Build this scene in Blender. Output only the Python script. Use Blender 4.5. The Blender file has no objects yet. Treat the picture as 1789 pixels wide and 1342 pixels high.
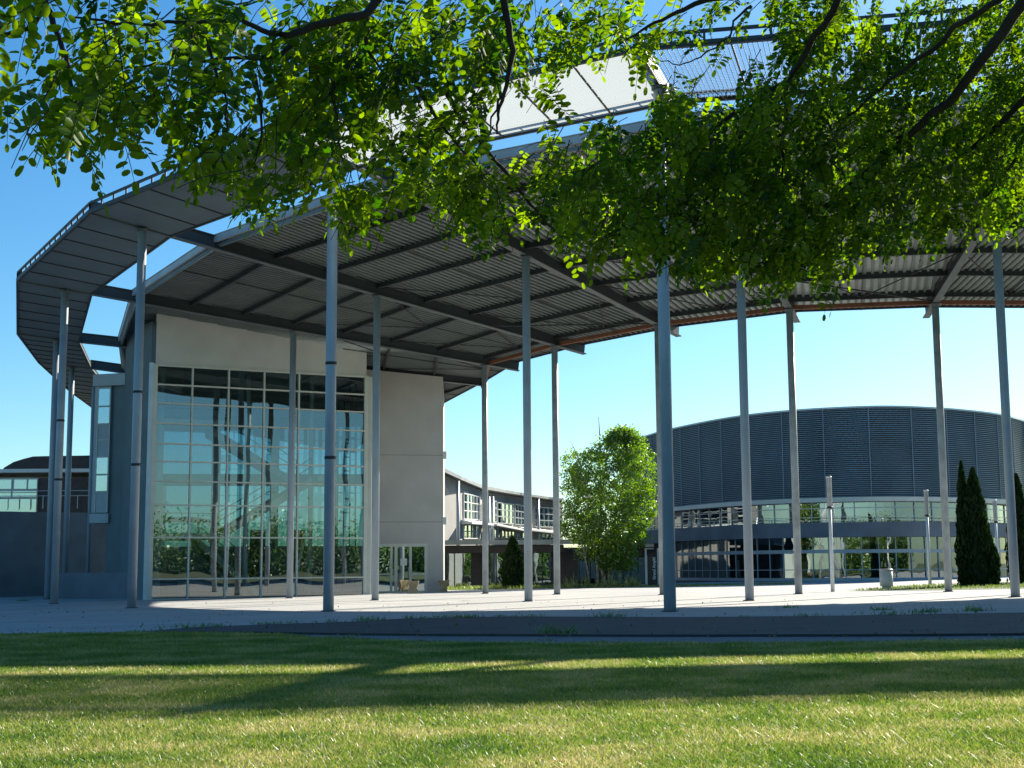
import bpy, math, random
import numpy as np
from mathutils import Matrix, Vector
R = math.radians
random.seed(7); rng = np.random.default_rng(7)
scene = bpy.context.scene

# ------------------------------------------------------------------ camera
PITCH, ROLL, FOC, HC, S = 0.13108, 0.00645, 2429.2, 1.2, 0.75
GX = 0.01017
cam_d = bpy.data.cameras.new('camera'); cam = bpy.data.objects.new('camera', cam_d)
scene.collection.objects.link(cam); scene.camera = cam
cam_d.sensor_width = 36.0; cam_d.lens = 36.0*FOC/1789.0
cam_d.shift_y = 1.89/1789.0
cam_d.clip_start = 0.05; cam_d.clip_end = 6000
cam.matrix_world = Matrix.Translation((0, 0, HC)) @ Matrix.Rotation(math.pi/2+PITCH, 4, 'X') @ Matrix.Rotation(-ROLL, 4, 'Z')

# ------------------------------------------------------------------ light
SUN_AZ, SUN_EL = R(40.0), R(28.4)
world = bpy.data.worlds.new("World"); scene.world = world; world.use_nodes = True
wn = world.node_tree; wn.nodes.clear()
sky = wn.nodes.new('ShaderNodeTexSky'); sky.sky_type = 'NISHITA'; sky.sun_disc = False
sky.sun_elevation = SUN_EL; sky.sun_rotation = SUN_AZ
sky.altitude = 200; sky.air_density = 1.0; sky.dust_density = 0.6; sky.ozone_density = 3.0
bg = wn.nodes.new('ShaderNodeBackground'); bg.inputs[1].default_value = 0.057
wo = wn.nodes.new('ShaderNodeOutputWorld')
shs = wn.nodes.new('ShaderNodeHueSaturation'); shs.inputs['Saturation'].default_value = 1.30
tint = wn.nodes.new('ShaderNodeMix'); tint.data_type = 'RGBA'; tint.blend_type = 'MULTIPLY'; tint.inputs[0].default_value = 1.0; tint.inputs[7].default_value = (0.88, 1.10, 1.10, 1)
wn.links.new(sky.outputs[0], shs.inputs['Color']); wn.links.new(shs.outputs[0], tint.inputs[6]); wn.links.new(tint.outputs[2], bg.inputs[0]); wn.links.new(bg.outputs[0], wo.inputs[0])
sd = bpy.data.lights.new('sun', 'SUN'); sd.energy = 5.0; sd.angle = R(0.53); sd.color = (1.0, 0.93, 0.80)
sun = bpy.data.objects.new('sun', sd); scene.collection.objects.link(sun)
SDIR = Vector((math.sin(SUN_AZ)*math.cos(SUN_EL), math.cos(SUN_AZ)*math.cos(SUN_EL), math.sin(SUN_EL)))
sun.rotation_euler = SDIR.to_track_quat('Z', 'Y').to_euler()
scene.view_settings.view_transform = 'Standard'; scene.view_settings.look = 'None'
scene.view_settings.exposure = 1.36; scene.view_settings.gamma = 1.0
scene.render.engine = 'CYCLES'
scene.cycles.max_bounces = 8; scene.cycles.transparent_max_bounces = 24

# ------------------------------------------------------------------ survey helpers (a sight line of the photograph met with a real distance)
def ray(u, v):
    a = u-894.5; b = -(v-671-1.89); c, s = math.cos(ROLL), math.sin(ROLL)
    a, b = a*c+b*s, -a*s+b*c
    cp, sp = math.cos(PITCH), math.sin(PITCH)
    return Vector((a/FOC, cp-b/FOC*sp, sp+b/FOC*cp))
def at(u, v, Y):
    D = ray(u, v); return Vector((D.x, D.y, D.z))*(Y/D.y)+Vector((0, 0, HC))
def gh(x, y=0): return GX*max(-60, min(60, x))
def gnd(u, v, h=0.0):
    D = ray(u, v); t = (-HC+h)/(D.z-GX*D.x); return Vector((D.x*t, D.y*t, D.z*t+HC))
def gx(u, Y):
    p = at(u, 1000, Y); return Vector((p.x, Y, gh(p.x)))
def proj(p):
    x, y, z = p[0], p[1], p[2]-HC
    cp, sp = math.cos(PITCH), math.sin(PITCH)
    yy = y*cp+z*sp; zz = -y*sp+z*cp
    a = FOC*x/yy; b = FOC*zz/yy; c, s = math.cos(ROLL), math.sin(ROLL)
    return 894.5+a*c-b*s, 671+1.89-(a*s+b*c)

# ------------------------------------------------------------------ materials
def mat(name, col, rough=0.7, metal=0.0, var=0.12, scale=3.0, bump=0.0, bscale=40.0, detail=6, spec=None, col2=None, tr=None):
    col = tuple(c*0.86 for c in col); col2 = tuple(c*0.86 for c in col2) if col2 else None
    m = bpy.data.materials.new(name); m.use_nodes = True; nt = m.node_tree; n = nt.nodes; l = nt.links
    b = n['Principled BSDF']; b.inputs['Roughness'].default_value = rough; b.inputs['Metallic'].default_value = metal
    if spec is not None: b.inputs['Specular IOR Level'].default_value = spec
    tc = n.new('ShaderNodeNewGeometry')
    no = n.new('ShaderNodeTexNoise'); no.inputs['Scale'].default_value = scale; no.inputs['Detail'].default_value = detail
    l.new(tc.outputs['Position'], no.inputs['Vector'])
    mx = n.new('ShaderNodeMix'); mx.data_type = 'RGBA'
    c2 = col2 if col2 else tuple(c*(1-2*var) for c in col)
    c1 = col if col2 else tuple(min(1, c*(1+var)) for c in col)
    mx.inputs[6].default_value = (*c1, 1); mx.inputs[7].default_value = (*c2, 1)
    rp = n.new('ShaderNodeValToRGB'); rp.color_ramp.elements[0].position = 0.3; rp.color_ramp.elements[1].position = 0.72
    l.new(no.outputs[0], rp.inputs[0]); l.new(rp.outputs[0], mx.inputs[0]); l.new(mx.outputs[2], b.inputs['Base Color'])
    if bump > 0:
        n2 = n.new('ShaderNodeTexNoise'); n2.inputs['Scale'].default_value = bscale; n2.inputs['Detail'].default_value = 8
        l.new(tc.outputs['Position'], n2.inputs['Vector'])
        bp = n.new('ShaderNodeBump'); bp.inputs['Strength'].default_value = bump; bp.inputs['Distance'].default_value = 0.02
        l.new(n2.outputs[0], bp.inputs['Height']); l.new(bp.outputs[0], b.inputs['Normal'])
    return m

def glass_mat(name, tint, refl=0.35, wav=0.02, wscale=0.35, rough=0.0, ior=1.6):
    m = bpy.data.materials.new(name); m.use_nodes = True; nt = m.node_tree; n = nt.nodes; l = nt.links; n.clear()
    o = n.new('ShaderNodeOutputMaterial'); t = n.new('ShaderNodeBsdfTransparent'); g = n.new('ShaderNodeBsdfGlossy')
    t.inputs[0].default_value = (*tint, 1); g.inputs[1].default_value = rough; g.inputs[0].default_value = (0.86, 0.95, 0.97, 1)
    fr = n.new('ShaderNodeFresnel'); fr.inputs[0].default_value = ior
    ad = n.new('ShaderNodeMath'); ad.operation = 'ADD'; ad.use_clamp = True; ad.inputs[1].default_value = refl
    mx = n.new('ShaderNodeMixShader')
    tc = n.new('ShaderNodeNewGeometry'); no = n.new('ShaderNodeTexNoise'); no.inputs['Scale'].default_value = wscale; no.inputs['Detail'].default_value = 1.0
    bp = n.new('ShaderNodeBump'); bp.inputs['Strength'].default_value = 1.0; bp.inputs['Distance'].default_value = wav
    l.new(tc.outputs['Position'], no.inputs['Vector']); l.new(no.outputs[0], bp.inputs['Height']); l.new(bp.outputs[0], g.inputs['Normal'])
    l.new(fr.outputs[0], ad.inputs[0]); l.new(ad.outputs[0], mx.inputs[0]); l.new(t.outputs[0], mx.inputs[1]); l.new(g.outputs[0], mx.inputs[2])
    l.new(mx.outputs[0], o.inputs[0]); return m

def leaf_mat(name, c1, c2, trans=0.5, scale=1.2, gloss=0.08, cutoff=0.5):
    m = bpy.data.materials.new(name); m.use_nodes = True; nt = m.node_tree; n = nt.nodes; l = nt.links; n.clear()
    o = n.new('ShaderNodeOutputMaterial'); d = n.new('ShaderNodeBsdfDiffuse'); t = n.new('ShaderNodeBsdfTranslucent'); g = n.new('ShaderNodeBsdfGlossy')
    g.inputs[1].default_value = 0.45
    at_ = n.new('ShaderNodeAttribute'); at_.attribute_name = 'tone'
    mx = n.new('ShaderNodeMix'); mx.data_type = 'RGBA'; mx.inputs[6].default_value = (*c1, 1); mx.inputs[7].default_value = (*c2, 1)
    l.new(at_.outputs['Fac'], mx.inputs[0])
    hs = n.new('ShaderNodeHueSaturation'); hs.inputs['Saturation'].default_value = 1.1; hs.inputs['Value'].default_value = 1.9
    l.new(mx.outputs[2], hs.inputs['Color']); l.new(mx.outputs[2], d.inputs[0]); l.new(hs.outputs[0], t.inputs[0])
    m1 = n.new('ShaderNodeMixShader'); m1.inputs[0].default_value = trans
    l.new(d.outputs[0], m1.inputs[1]); l.new(t.outputs[0], m1.inputs[2])
    m2 = n.new('ShaderNodeMixShader'); m2.inputs[0].default_value = gloss
    l.new(m1.outputs[0], m2.inputs[1]); l.new(g.outputs[0], m2.inputs[2]); l.new(m2.outputs[0], o.inputs[0]); return m

M = dict(
 col=mat('column_paint', (0.36, 0.42, 0.46), 0.42, 0.0, 0.07, 1.3, 0.05, 60),
 colw=mat('weathered_column_paint', (0.38, 0.42, 0.43), 0.5, 0.0, 0.16, 2.0, 0.08, 50),
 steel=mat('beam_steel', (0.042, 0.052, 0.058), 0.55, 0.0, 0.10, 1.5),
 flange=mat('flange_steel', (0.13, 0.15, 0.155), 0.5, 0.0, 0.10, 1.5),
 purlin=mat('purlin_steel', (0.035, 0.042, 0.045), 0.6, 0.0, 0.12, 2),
 deck=mat('corrugated_deck', (0.50, 0.56, 0.54), 0.5, 0.05, 0.10, 0.8),
 rib=mat('deck_rib', (0.17, 0.195, 0.19), 0.55, 0.1, 0.10, 0.9),
 gut=mat('zinc_gutter', (0.62, 0.64, 0.62), 0.5, 0.1, 0.08, 1.2),
 pipe=mat('gutter_pipe', (0.22, 0.31, 0.35), 0.45, 0.2, 0.08, 1.2),
 ringp=mat('ring_panel_grey', (0.15, 0.205, 0.24), 0.6, 0.1, 0.08, 0.7, 0.05, 30),
 dark=mat('dark_metal', (0.03, 0.035, 0.04), 0.5, 0.3, 0.1, 4),
 orange=mat('orange_paint', (0.24, 0.085, 0.04), 0.6, 0, 0.15, 2),
 white=mat('white_render', (0.64, 0.65, 0.60), 0.85, 0, 0.05, 0.8, 0.15, 25),
 beige=mat('beige_render', (0.55, 0.53, 0.495), 0.9, 0, 0.06, 0.6, 0.25, 20),
 greyw=mat('grey_render', (0.15, 0.20, 0.21), 0.9, 0, 0.08, 0.7, 0.2, 18),
 conc=mat('grey_concrete', (0.17, 0.20, 0.23), 0.9, 0, 0.14, 0.5, 0.25, 14),
 cladd=mat('dark_cladding', (0.07, 0.055, 0.055), 0.7, 0, 0.15, 2.5),
 brown=mat('brown_cladding', (0.10, 0.062, 0.045), 0.75, 0, 0.2, 2.5),
 frame=mat('cream_frame', (0.66, 0.68, 0.60), 0.5, 0, 0.04, 2),
 alu=mat('aluminium', (0.55, 0.60, 0.62), 0.35, 0.3, 0.06, 2),
 whitep=mat('white_paint', (0.78, 0.80, 0.78), 0.5, 0, 0.04, 2),
 panel=mat('pale_panel', (0.42, 0.50, 0.52), 0.5, 0.0, 0.06, 1.5),
 louvre=mat('louvre_blue_grey', (0.19, 0.29, 0.36), 0.42, 0.1, 0.10, 0.4),
 louvb=mat('louvre_backing', (0.06, 0.09, 0.12), 0.7, 0.0, 0.10, 0.4),
 roofm=mat('roof_metal', (0.40, 0.42, 0.42), 0.5, 0.3, 0.10, 1.0),
 soff=mat('soffit', (0.20, 0.21, 0.21), 0.8, 0, 0.08, 1.2),
 inner=mat('interior_wall', (0.60, 0.68, 0.64), 0.9, 0, 0.05, 0.6),
 floor=mat('interior_floor', (0.25, 0.28, 0.27), 0.6, 0, 0.08, 0.9),
 door=mat('green_panel', (0.07, 0.14, 0.14), 0.4, 0.0, 0.08, 1.5),
 black=mat('black_sign', (0.01, 0.011, 0.015), 0.35, 0, 0.02, 3),
 lettering=mat('white_lettering', (0.8, 0.8, 0.8), 0.6, 0, 0.01, 3),
 bin=mat('pale_bin', (0.62, 0.62, 0.58), 0.7, 0, 0.08, 3, 0.1, 30),
 wood=mat('pale_timber', (0.52, 0.38, 0.22), 0.75, 0, 0.12, 5, 0.1, 40),
 paper=mat('paper', (0.8, 0.8, 0.76), 0.9, 0, 0.02, 3),
 bark=mat('dark_bark', (0.035, 0.028, 0.02), 0.95, 0, 0.3, 9, 0.8, 50),
 birch=mat('birch_bark', (0.50, 0.50, 0.46), 0.85, 0, 0.1, 9, 0.2, 30, col2=(0.10, 0.09, 0.08)),
 lampm=mat('lamp_head', (0.52, 0.50, 0.47), 0.5, 0.2, 0.08, 3),
)
M['glass'] = glass_mat('facade_glass', (0.74, 0.92, 0.93), 0.20, 0.014, 0.30)
M['glass2'] = glass_mat('window_glass', (0.45, 0.62, 0.62), 0.30, 0.006, 0.5)
M['added_backglass'] = glass_mat('added_back_glass', (0.30, 0.46, 0.52), 0.10, 0.0, 0.5)
M['glass3'] = glass_mat('hall_glass', (0.40, 0.55, 0.55), 0.26, 0.006, 0.8)

def mesh_grid_mat(name, cell, bar, col, transl=0.0):
    """square wire mesh sheet: wires opaque, holes open, cell and wire width in metres"""
    m = bpy.data.materials.new(name); m.use_nodes = True; nt = m.node_tree; n = nt.nodes; l = nt.links; n.clear()
    o = n.new('ShaderNodeOutputMaterial'); uv = n.new('ShaderNodeUVMap'); sp = n.new('ShaderNodeSeparateXYZ'); l.new(uv.outputs[0], sp.inputs[0])
    outs = []
    for ax in (0, 1):
        d = n.new('ShaderNodeMath'); d.operation = 'DIVIDE'; d.inputs[1].default_value = cell; l.new(sp.outputs[ax], d.inputs[0])
        f = n.new('ShaderNodeMath'); f.operation = 'FRACT'; l.new(d.outputs[0], f.inputs[0])
        c = n.new('ShaderNodeMath'); c.operation = 'LESS_THAN'; c.inputs[1].default_value = bar/cell; l.new(f.outputs[0], c.inputs[0]); outs.append(c)
    mx = n.new('ShaderNodeMath'); mx.operation = 'MAXIMUM'; l.new(outs[0].outputs[0], mx.inputs[0]); l.new(outs[1].outputs[0], mx.inputs[1])
    t = n.new('ShaderNodeBsdfTransparent'); d = n.new('ShaderNodeBsdfDiffuse'); d.inputs[0].default_value = (*col, 1)
    tl = n.new('ShaderNodeBsdfTranslucent'); tl.inputs[0].default_value = (*col, 1)
    s1 = n.new('ShaderNodeMixShader'); s1.inputs[0].default_value = transl; l.new(d.outputs[0], s1.inputs[1]); l.new(tl.outputs[0], s1.inputs[2])
    s2 = n.new('ShaderNodeMixShader'); l.new(mx.outputs[0], s2.inputs[0]); l.new(t.outputs[0], s2.inputs[1]); l.new(s1.outputs[0], s2.inputs[2])
    l.new(s2.outputs[0], o.inputs[0]); return m
M['meshA'] = mesh_grid_mat('sun_glow_mesh_sheet', 0.10, 0.080, (0.60, 0.64, 0.63), 0.5)
M['strand'] = mat('mesh_strand', (0.20, 0.26, 0.32), 0.5, 0.2, 0.05, 3)
M['meshB'] = mesh_grid_mat('open_mesh_sheet', 0.11, 0.045, (0.30, 0.36, 0.42), 0.0)

# ------------------------------------------------------------------ mesh building
class MB:
    def __init__(s): s.v = []; s.f = []; s.uv = None
    def add(s, vs, fs):
        o = len(s.v); s.v += [tuple(v) for v in vs]; s.f += [tuple(i+o for i in f) for f in fs]; return s
    def box(s, x0, x1, y0, y1, z0, z1):
        return s.add([(x0,y0,z0),(x1,y0,z0),(x1,y1,z0),(x0,y1,z0),(x0,y0,z1),(x1,y0,z1),(x1,y1,z1),(x0,y1,z1)],
                     [(0,3,2,1),(4,5,6,7),(0,1,5,4),(1,2,6,5),(2,3,7,6),(3,0,4,7)])
    def bar(s, p, q, w, h, up=(0,0,1), off=0.0):
        """rectangular bar p->q, width w sideways, height h; off raises its centre along up"""
        p = Vector(p); q = Vector(q); d = (q-p).normalized(); u = Vector(up); sd = d.cross(u)
        if sd.length < 1e-6: sd = d.cross(Vector((1, 0, 0)))
        sd.normalize(); u = sd.cross(d).normalized()
        vs = []
        for c in (p, q):
            c = c+u*off
            vs += [c-sd*w/2-u*h/2, c+sd*w/2-u*h/2, c+sd*w/2+u*h/2, c-sd*w/2+u*h/2]
        return s.add(vs, [(0,1,2,3),(7,6,5,4),(0,4,5,1),(1,5,6,2),(2,6,7,3),(3,7,4,0)])
    def tube(s, pts, rad, n=12, cap=True):
        pts = [Vector(p) for p in pts]; m = len(pts)
        if not hasattr(rad, '__len__'): rad = [rad]*m
        vs = []; ref = None
        for i, p in enumerate(pts):
            d = (pts[min(i+1, m-1)]-pts[max(i-1, 0)]).normalized()
            if ref is None:
                ref = d.cross(Vector((0, 0, 1)));
                if ref.length < 1e-3: ref = Vector((1, 0, 0))
            a = (ref-d*ref.dot(d)).normalized(); ref = a; b = d.cross(a)
            for k in range(n):
                t = 2*math.pi*k/n; vs.append(p+(a*math.cos(t)+b*math.sin(t))*rad[i])
        fs = [(i*n+k, i*n+(k+1) % n, (i+1)*n+(k+1) % n, (i+1)*n+k) for i in range(m-1) for k in range(n)]
        if cap: fs += [tuple(range(n-1, -1, -1)), tuple((m-1)*n+k for k in range(n))]
        return s.add(vs, fs)
    def quad(s, a, b, c, d): return s.add([a, b, c, d], [(0, 1, 2, 3)])
    def prism(s, poly, z0, z1):
        """poly: xy points ccw, z0/z1 numbers or lists"""
        n = len(poly); a = z0 if hasattr(z0, '__len__') else [z0]*n; b = z1 if hasattr(z1, '__len__') else [z1]*n
        return s.add([(p[0], p[1], a[i]) for i, p in enumerate(poly)]+[(p[0], p[1], b[i]) for i, p in enumerate(poly)],
                     [tuple(range(n-1, -1, -1)), tuple(range(n, 2*n))]+[(i, (i+1) % n, n+(i+1) % n, n+i) for i in range(n)])
    def wall(s, p, q, t, z0a, z1a, z0b=None, z1b=None):
        """upright wall from p to q (xy), thickness t away to the left side of p->q"""
        z0b = z0a if z0b is None else z0b; z1b = z1a if z1b is None else z1b
        d = Vector((q[0]-p[0], q[1]-p[1])).normalized(); nrm = Vector((-d.y, d.x))*t
        return s.prism([(p[0], p[1]), (q[0], q[1]), (q[0]+nrm.x, q[1]+nrm.y), (p[0]+nrm.x, p[1]+nrm.y)], [z0a, z0b, z0b, z0a], [z1a, z1b, z1b, z1a])
    def build(s, name, m, parent=None, smooth=False, bevel=0.0):
        off = Vector(parent_world(parent)) if parent is not None else Vector((0, 0, 0))
        me = bpy.data.meshes.new(name); me.from_pydata([(v[0]-off.x, v[1]-off.y, v[2]-off.z) for v in s.v], [], s.f)
        me.materials.append(m); me.update()
        if smooth:
            me.polygons.foreach_set('use_smooth', [len(p.vertices) <= 4 for p in me.polygons])
        if s.uv is not None:
            ul = me.uv_layers.new(name='UVMap'); ul.data.foreach_set('uv', np.array(s.uv, dtype=np.float32).ravel())
        o = bpy.data.objects.new(name, me); scene.collection.objects.link(o)
        if parent is not None: o.parent = parent
        if bevel:
            b = o.modifiers.new('bevel', 'BEVEL'); b.width = bevel; b.segments = 2; b.limit_method = 'ANGLE'
        return o
def parent_world(o):
    l = Vector((0, 0, 0))
    while o is not None: l += o.location; o = o.parent
    return l
def tag(o, label=None, cat=None, group=None, kind=None):
    if label: o['label'] = label
    if cat: o['category'] = cat
    if group: o['group'] = group
    if kind: o['kind'] = kind
    return o
def thing(name, loc, label, cat, group=None):
    o = bpy.data.objects.new(name, None); o.empty_display_size = 0.2; o.location = loc; scene.collection.objects.link(o)
    return tag(o, label, cat, group)
def origin_to(o, loc):
    loc = Vector(loc); o.data.transform(Matrix.Translation(-loc)); o.location = loc; return o
def quads_mesh(name, V, F, m, parent=None, tone=None):
    """V (n,3) array, F (m,k) array"""
    off = np.array(parent_world(parent)) if parent is not None else np.zeros(3)
    V = V-off; me = bpy.data.meshes.new(name); k = F.shape[1]
    me.vertices.add(len(V)); me.vertices.foreach_set('co', V.astype(np.float32).ravel())
    me.loops.add(F.size); me.loops.foreach_set('vertex_index', F.astype(np.int32).ravel())
    me.polygons.add(len(F)); me.polygons.foreach_set('loop_start', np.arange(0, F.size, k, dtype=np.int32))
    me.polygons.foreach_set('loop_total', np.full(len(F), k, dtype=np.int32))
    me.update(calc_edges=True); me.validate()
    if tone is not None:
        a = me.attributes.new('tone', 'FLOAT', 'FACE'); a.data.foreach_set('value', tone.astype(np.float32))
    me.materials.append(m)
    o = bpy.data.objects.new(name, me); scene.collection.objects.link(o)
    if parent is not None: o.parent = parent
    return o

# ================================================================== GROUND
def ground_sheet(name, poly, lift, m):
    mb = MB(); mb.add([(x, y, gh(x)+lift) for x, y in poly], [tuple(range(len(poly)))]); o = mb.build(name, m); tag(o, kind='structure'); return o
def mat_plaza():
    m = bpy.data.materials.new('pale_gravel_concrete'); m.use_nodes = True; nt = m.node_tree; n = nt.nodes; l = nt.links; b = n['Principled BSDF']; b.inputs['Roughness'].default_value = 0.9
    g = n.new('ShaderNodeNewGeometry')
    def noise(sc, det, lo, hi, c1, c2):
        t = n.new('ShaderNodeTexNoise'); t.inputs['Scale'].default_value = sc; t.inputs['Detail'].default_value = det; l.new(g.outputs['Position'], t.inputs['Vector'])
        r = n.new('ShaderNodeValToRGB'); r.color_ramp.elements[0].position = lo; r.color_ramp.elements[1].position = hi
        r.color_ramp.elements[0].color = (*c1, 1); r.color_ramp.elements[1].color = (*c2, 1); l.new(t.outputs[0], r.inputs[0]); return r
    a = noise(0.25, 8, 0.3, 0.7, (0.36, 0.355, 0.345), (0.47, 0.462, 0.445)); c = noise(14, 6, 0.35, 0.65, (0.72, 0.72, 0.72), (1, 1, 1)); e = noise(1.6, 9, 0.28, 0.36, (0.62, 0.62, 0.60), (1, 1, 1))
    m1 = n.new('ShaderNodeMix'); m1.data_type = 'RGBA'; m1.blend_type = 'MULTIPLY'; m1.inputs[0].default_value = 1; l.new(a.outputs[0], m1.inputs[6]); l.new(c.outputs[0], m1.inputs[7])
    m2 = n.new('ShaderNodeMix'); m2.data_type = 'RGBA'; m2.blend_type = 'MULTIPLY'; m2.inputs[0].default_value = 1; l.new(m1.outputs[2], m2.inputs[6]); l.new(e.outputs[0], m2.inputs[7])
    l.new(m2.outputs[2], b.inputs['Base Color'])
    bp = n.new('ShaderNodeBump'); bp.inputs['Strength'].default_value = 0.5; bp.inputs['Distance'].default_value = 0.02; l.new(c.outputs[0], bp.inputs['Height']); l.new(bp.outputs[0], b.inputs['Normal'])
    return m
M['plaza'] = mat_plaza()
M['asphalt'] = mat('asphalt', (0.070, 0.071, 0.074), 0.85, 0, 0.2, 1.1, 0.4, 60, col2=(0.038, 0.040, 0.046))
M['gravel'] = mat('kerb_gravel', (0.24, 0.235, 0.23), 0.95, 0, 0.3, 9, 0.6, 40, col2=(0.13, 0.13, 0.13))
M['soil'] = mat('lawn_soil', (0.13, 0.13, 0.055), 0.95, 0, 0.3, 5, 0.5, 40, col2=(0.06, 0.085, 0.02))
M['far'] = mat('far_grass', (0.075, 0.10, 0.03), 0.95, 0, 0.2, 1.5, 0.3, 10)
# terrain: one sheet to the horizon following the slight cross fall
xs = [-3000, -60, 60, 3000]; ys = [-1500, 4500]
mb = MB(); mb.add([(x, y, gh(x)-0.02) for y in ys for x in xs], [(i, i+1, i+5, i+4) for i in range(3)]); tag(mb.build('ground', M['far']), kind='structure')
# edges read from the photograph, carried on beyond the frame
EDGE = [(-60, 33), (-30, 31.5)]+[tuple(gnd(u, v).xy) for u, v in ((0, 1112), (150, 1109.5), (300, 1108), (450, 1111), (530, 1116), (600, 1121), (740, 1125.5), (900, 1127), (1150, 1128), (1400, 1127), (1600, 1125), (1789, 1122))]+[(16, 22), (40, 28), (60, 36)]
ROADK = [(-60, 33.1), (-30, 31.6)]+[tuple(gnd(u, v).xy) for u, v in ((0, 1111.5), (150, 1109), (300, 1106.5), (450, 1106.5), (600, 1109), (750, 1110.5), (900, 1111), (1150, 1112), (1400, 1111.5), (1600, 1111), (1789, 1109.5))]+[(18, 25), (42, 31), (60, 39)]
PLZ = [(-60, 33.3), (-30, 31.8)]+[tuple(gnd(u, v).xy) for u, v in ((0, 1111), (120, 1109), (200, 1107.5), (335, 1096), (470, 1090.5), (600, 1087), (700, 1081), (800, 1078.5), (900, 1077), (1200, 1078), (1450, 1076), (1789, 1070))]+[(18, 34), (42, 42), (60, 50)]
lawn_poly = EDGE+[(60, -40), (-60, -40)]
ground_sheet('lawn_soil', lawn_poly, -0.012, M['soil'])
ground_sheet('gravel_strip', EDGE+[(60, 60), (-60, 60)], -0.008, M['gravel'])
ground_sheet('road', ROADK+[(60, 60), (-60, 60)], -0.004, M['asphalt'])
ground_sheet('plaza', PLZ+[(60, 70), (60, 100), (-60, 100), (-60, 70)], 0.0, M['plaza'])
mb = MB()
for i in range(2, len(ROADK)-2):   # thin kerb joint between road and gravel
    p, q = ROADK[i], ROADK[i+1]; mb.bar((p[0], p[1], gh(p[0])+0.012), (q[0], q[1], gh(q[0])+0.012), 0.07, 0.05)
tag(mb.build('kerb', M['dark']), kind='structure')

for jl in ([(0, 1076), (110, 1081), (205, 1087), (250, 1090)], [(0, 1096), (120, 1091), (230, 1087), (400, 1080), (600, 1074)], [(0, 1103), (60, 1099), (150, 1093)], [(260, 1062), (420, 1066), (600, 1071), (900, 1073.5)],
           [(380, 1053), (700, 1050), (1000, 1047), (1300, 1043.5), (1789, 1037)], [(560, 1057), (900, 1053), (1250, 1049), (1500, 1045)], [(940, 1062), (1150, 1055), (1400, 1048.5), (1789, 1040)], [(1000, 1040), (1300, 1034), (1440, 1031)]):
    mb = MB(); P_ = []
    for (a, b) in zip(jl[:-1], jl[1:]):
        for j in range(8):
            f = j/8; g_ = gnd(a[0]+(b[0]-a[0])*f, a[1]+(b[1]-a[1])*f); P_.append((g_.x, g_.y+random.gauss(0, 0.03), random.uniform(0.012, 0.035)))
    vs = []
    for (x, y, w) in P_: vs += [(x, y-w, gh(x)+0.004), (x, y+w, gh(x)+0.004)]
    mb.add(vs, [(2*i, 2*i+2, 2*i+3, 2*i+1) for i in range(len(P_)-1)]); tag(mb.build('paving_joint', M['gravel']), kind='structure')

# ================================================================== CANOPY
FIT = dict(cx=27.73309, cy=106.7364, da=0.25749, a0=-1.14278, R=dict(oe=63.65791, ck=60.92963, ri=59.40285, mt=47.08571, nt=34.25661, tp=31.82985),
           zn=13.30067, s=0.14044, tx=0.01989, ty=-0.00831,
           e={-2:(-2.36175,0.17528,0.05318), -1:(-0.20873,1.32009,-0.02744), 0:(1.62175,-1.15224,-0.06952), 1:(1.41444,-0.61144,-0.02877), 2:(0.73513,-0.6255,-0.00756), 3:(-0.22504,-0.36347,0.00218), 4:(-0.9758,1.25727,0.02992), 5:(-1.3,2.4,0.05), 6:(-1.6,3.4,0.06), 7:(-1.9,4.2,0.07)})
def node(k, kd):
    a = FIT['a0']+FIT['da']*k; Rn = FIT['R']['nt']; e = FIT['e'][k]; r = FIT['R'][kd]-Rn
    x = FIT['cx']+Rn*math.sin(a)+e[0]+r*math.sin(a+e[2]); y = FIT['cy']-Rn*math.cos(a)+e[1]-r*math.cos(a+e[2])
    z = FIT['zn']+FIT['s']*r+FIT['tx']*x+FIT['ty']*(y-FIT['cy'])
    return Vector((x*S, y*S, z*S+HC))
NB = {k: {kd: node(k, kd) for kd in FIT['R']} for k in range(-2, 8)}
def straight(k, oe, tp):
    oe = Vector(oe); tp = Vector(tp); r0, r1 = FIT['R']['oe'], FIT['R']['tp']
    NB[k] = {kd: oe.lerp(tp, (r0-r)/(r0-r1)) for kd, r in FIT['R'].items()}
NB[-1]['nt'] = Vector((-1.55, 77.1, 11.30)); NB[-1]['tp'] = Vector((-1.42, 77.2, 11.22))
NB[-1]['mt'] = NB[-1]['ri'].lerp(NB[-1]['nt'], 0.49)
NB[-2]['nt'] = Vector((-6.8, 87.4, 11.05)); NB[-2]['tp'] = Vector((-4.9, 88.0, 10.86)); NB[-2]['mt'] = NB[-2]['ri'].lerp(NB[-2]['nt'], 0.49)
straight(-3, (-30.8, 96.0, 13.6), (-9.5, 101.5, 10.8)); straight(-4, (-32.3, 106.5, 13.6), (-13, 116, 10.8))
KS = list(range(-4, 8))
def bt(k, t):  # point on beam underside, t=0 ring inner edge .. t=1 inner column
    return NB[k]['ri'].lerp(NB[k]['nt'], t)
canopy = thing('canopy', (0.0, 50.0, 0.0), 'great curved steel canopy with corrugated roof, perforated outer ring and tall round columns', 'canopy')
UP = Vector((0, 0, 1)); BD = 0.55
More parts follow.
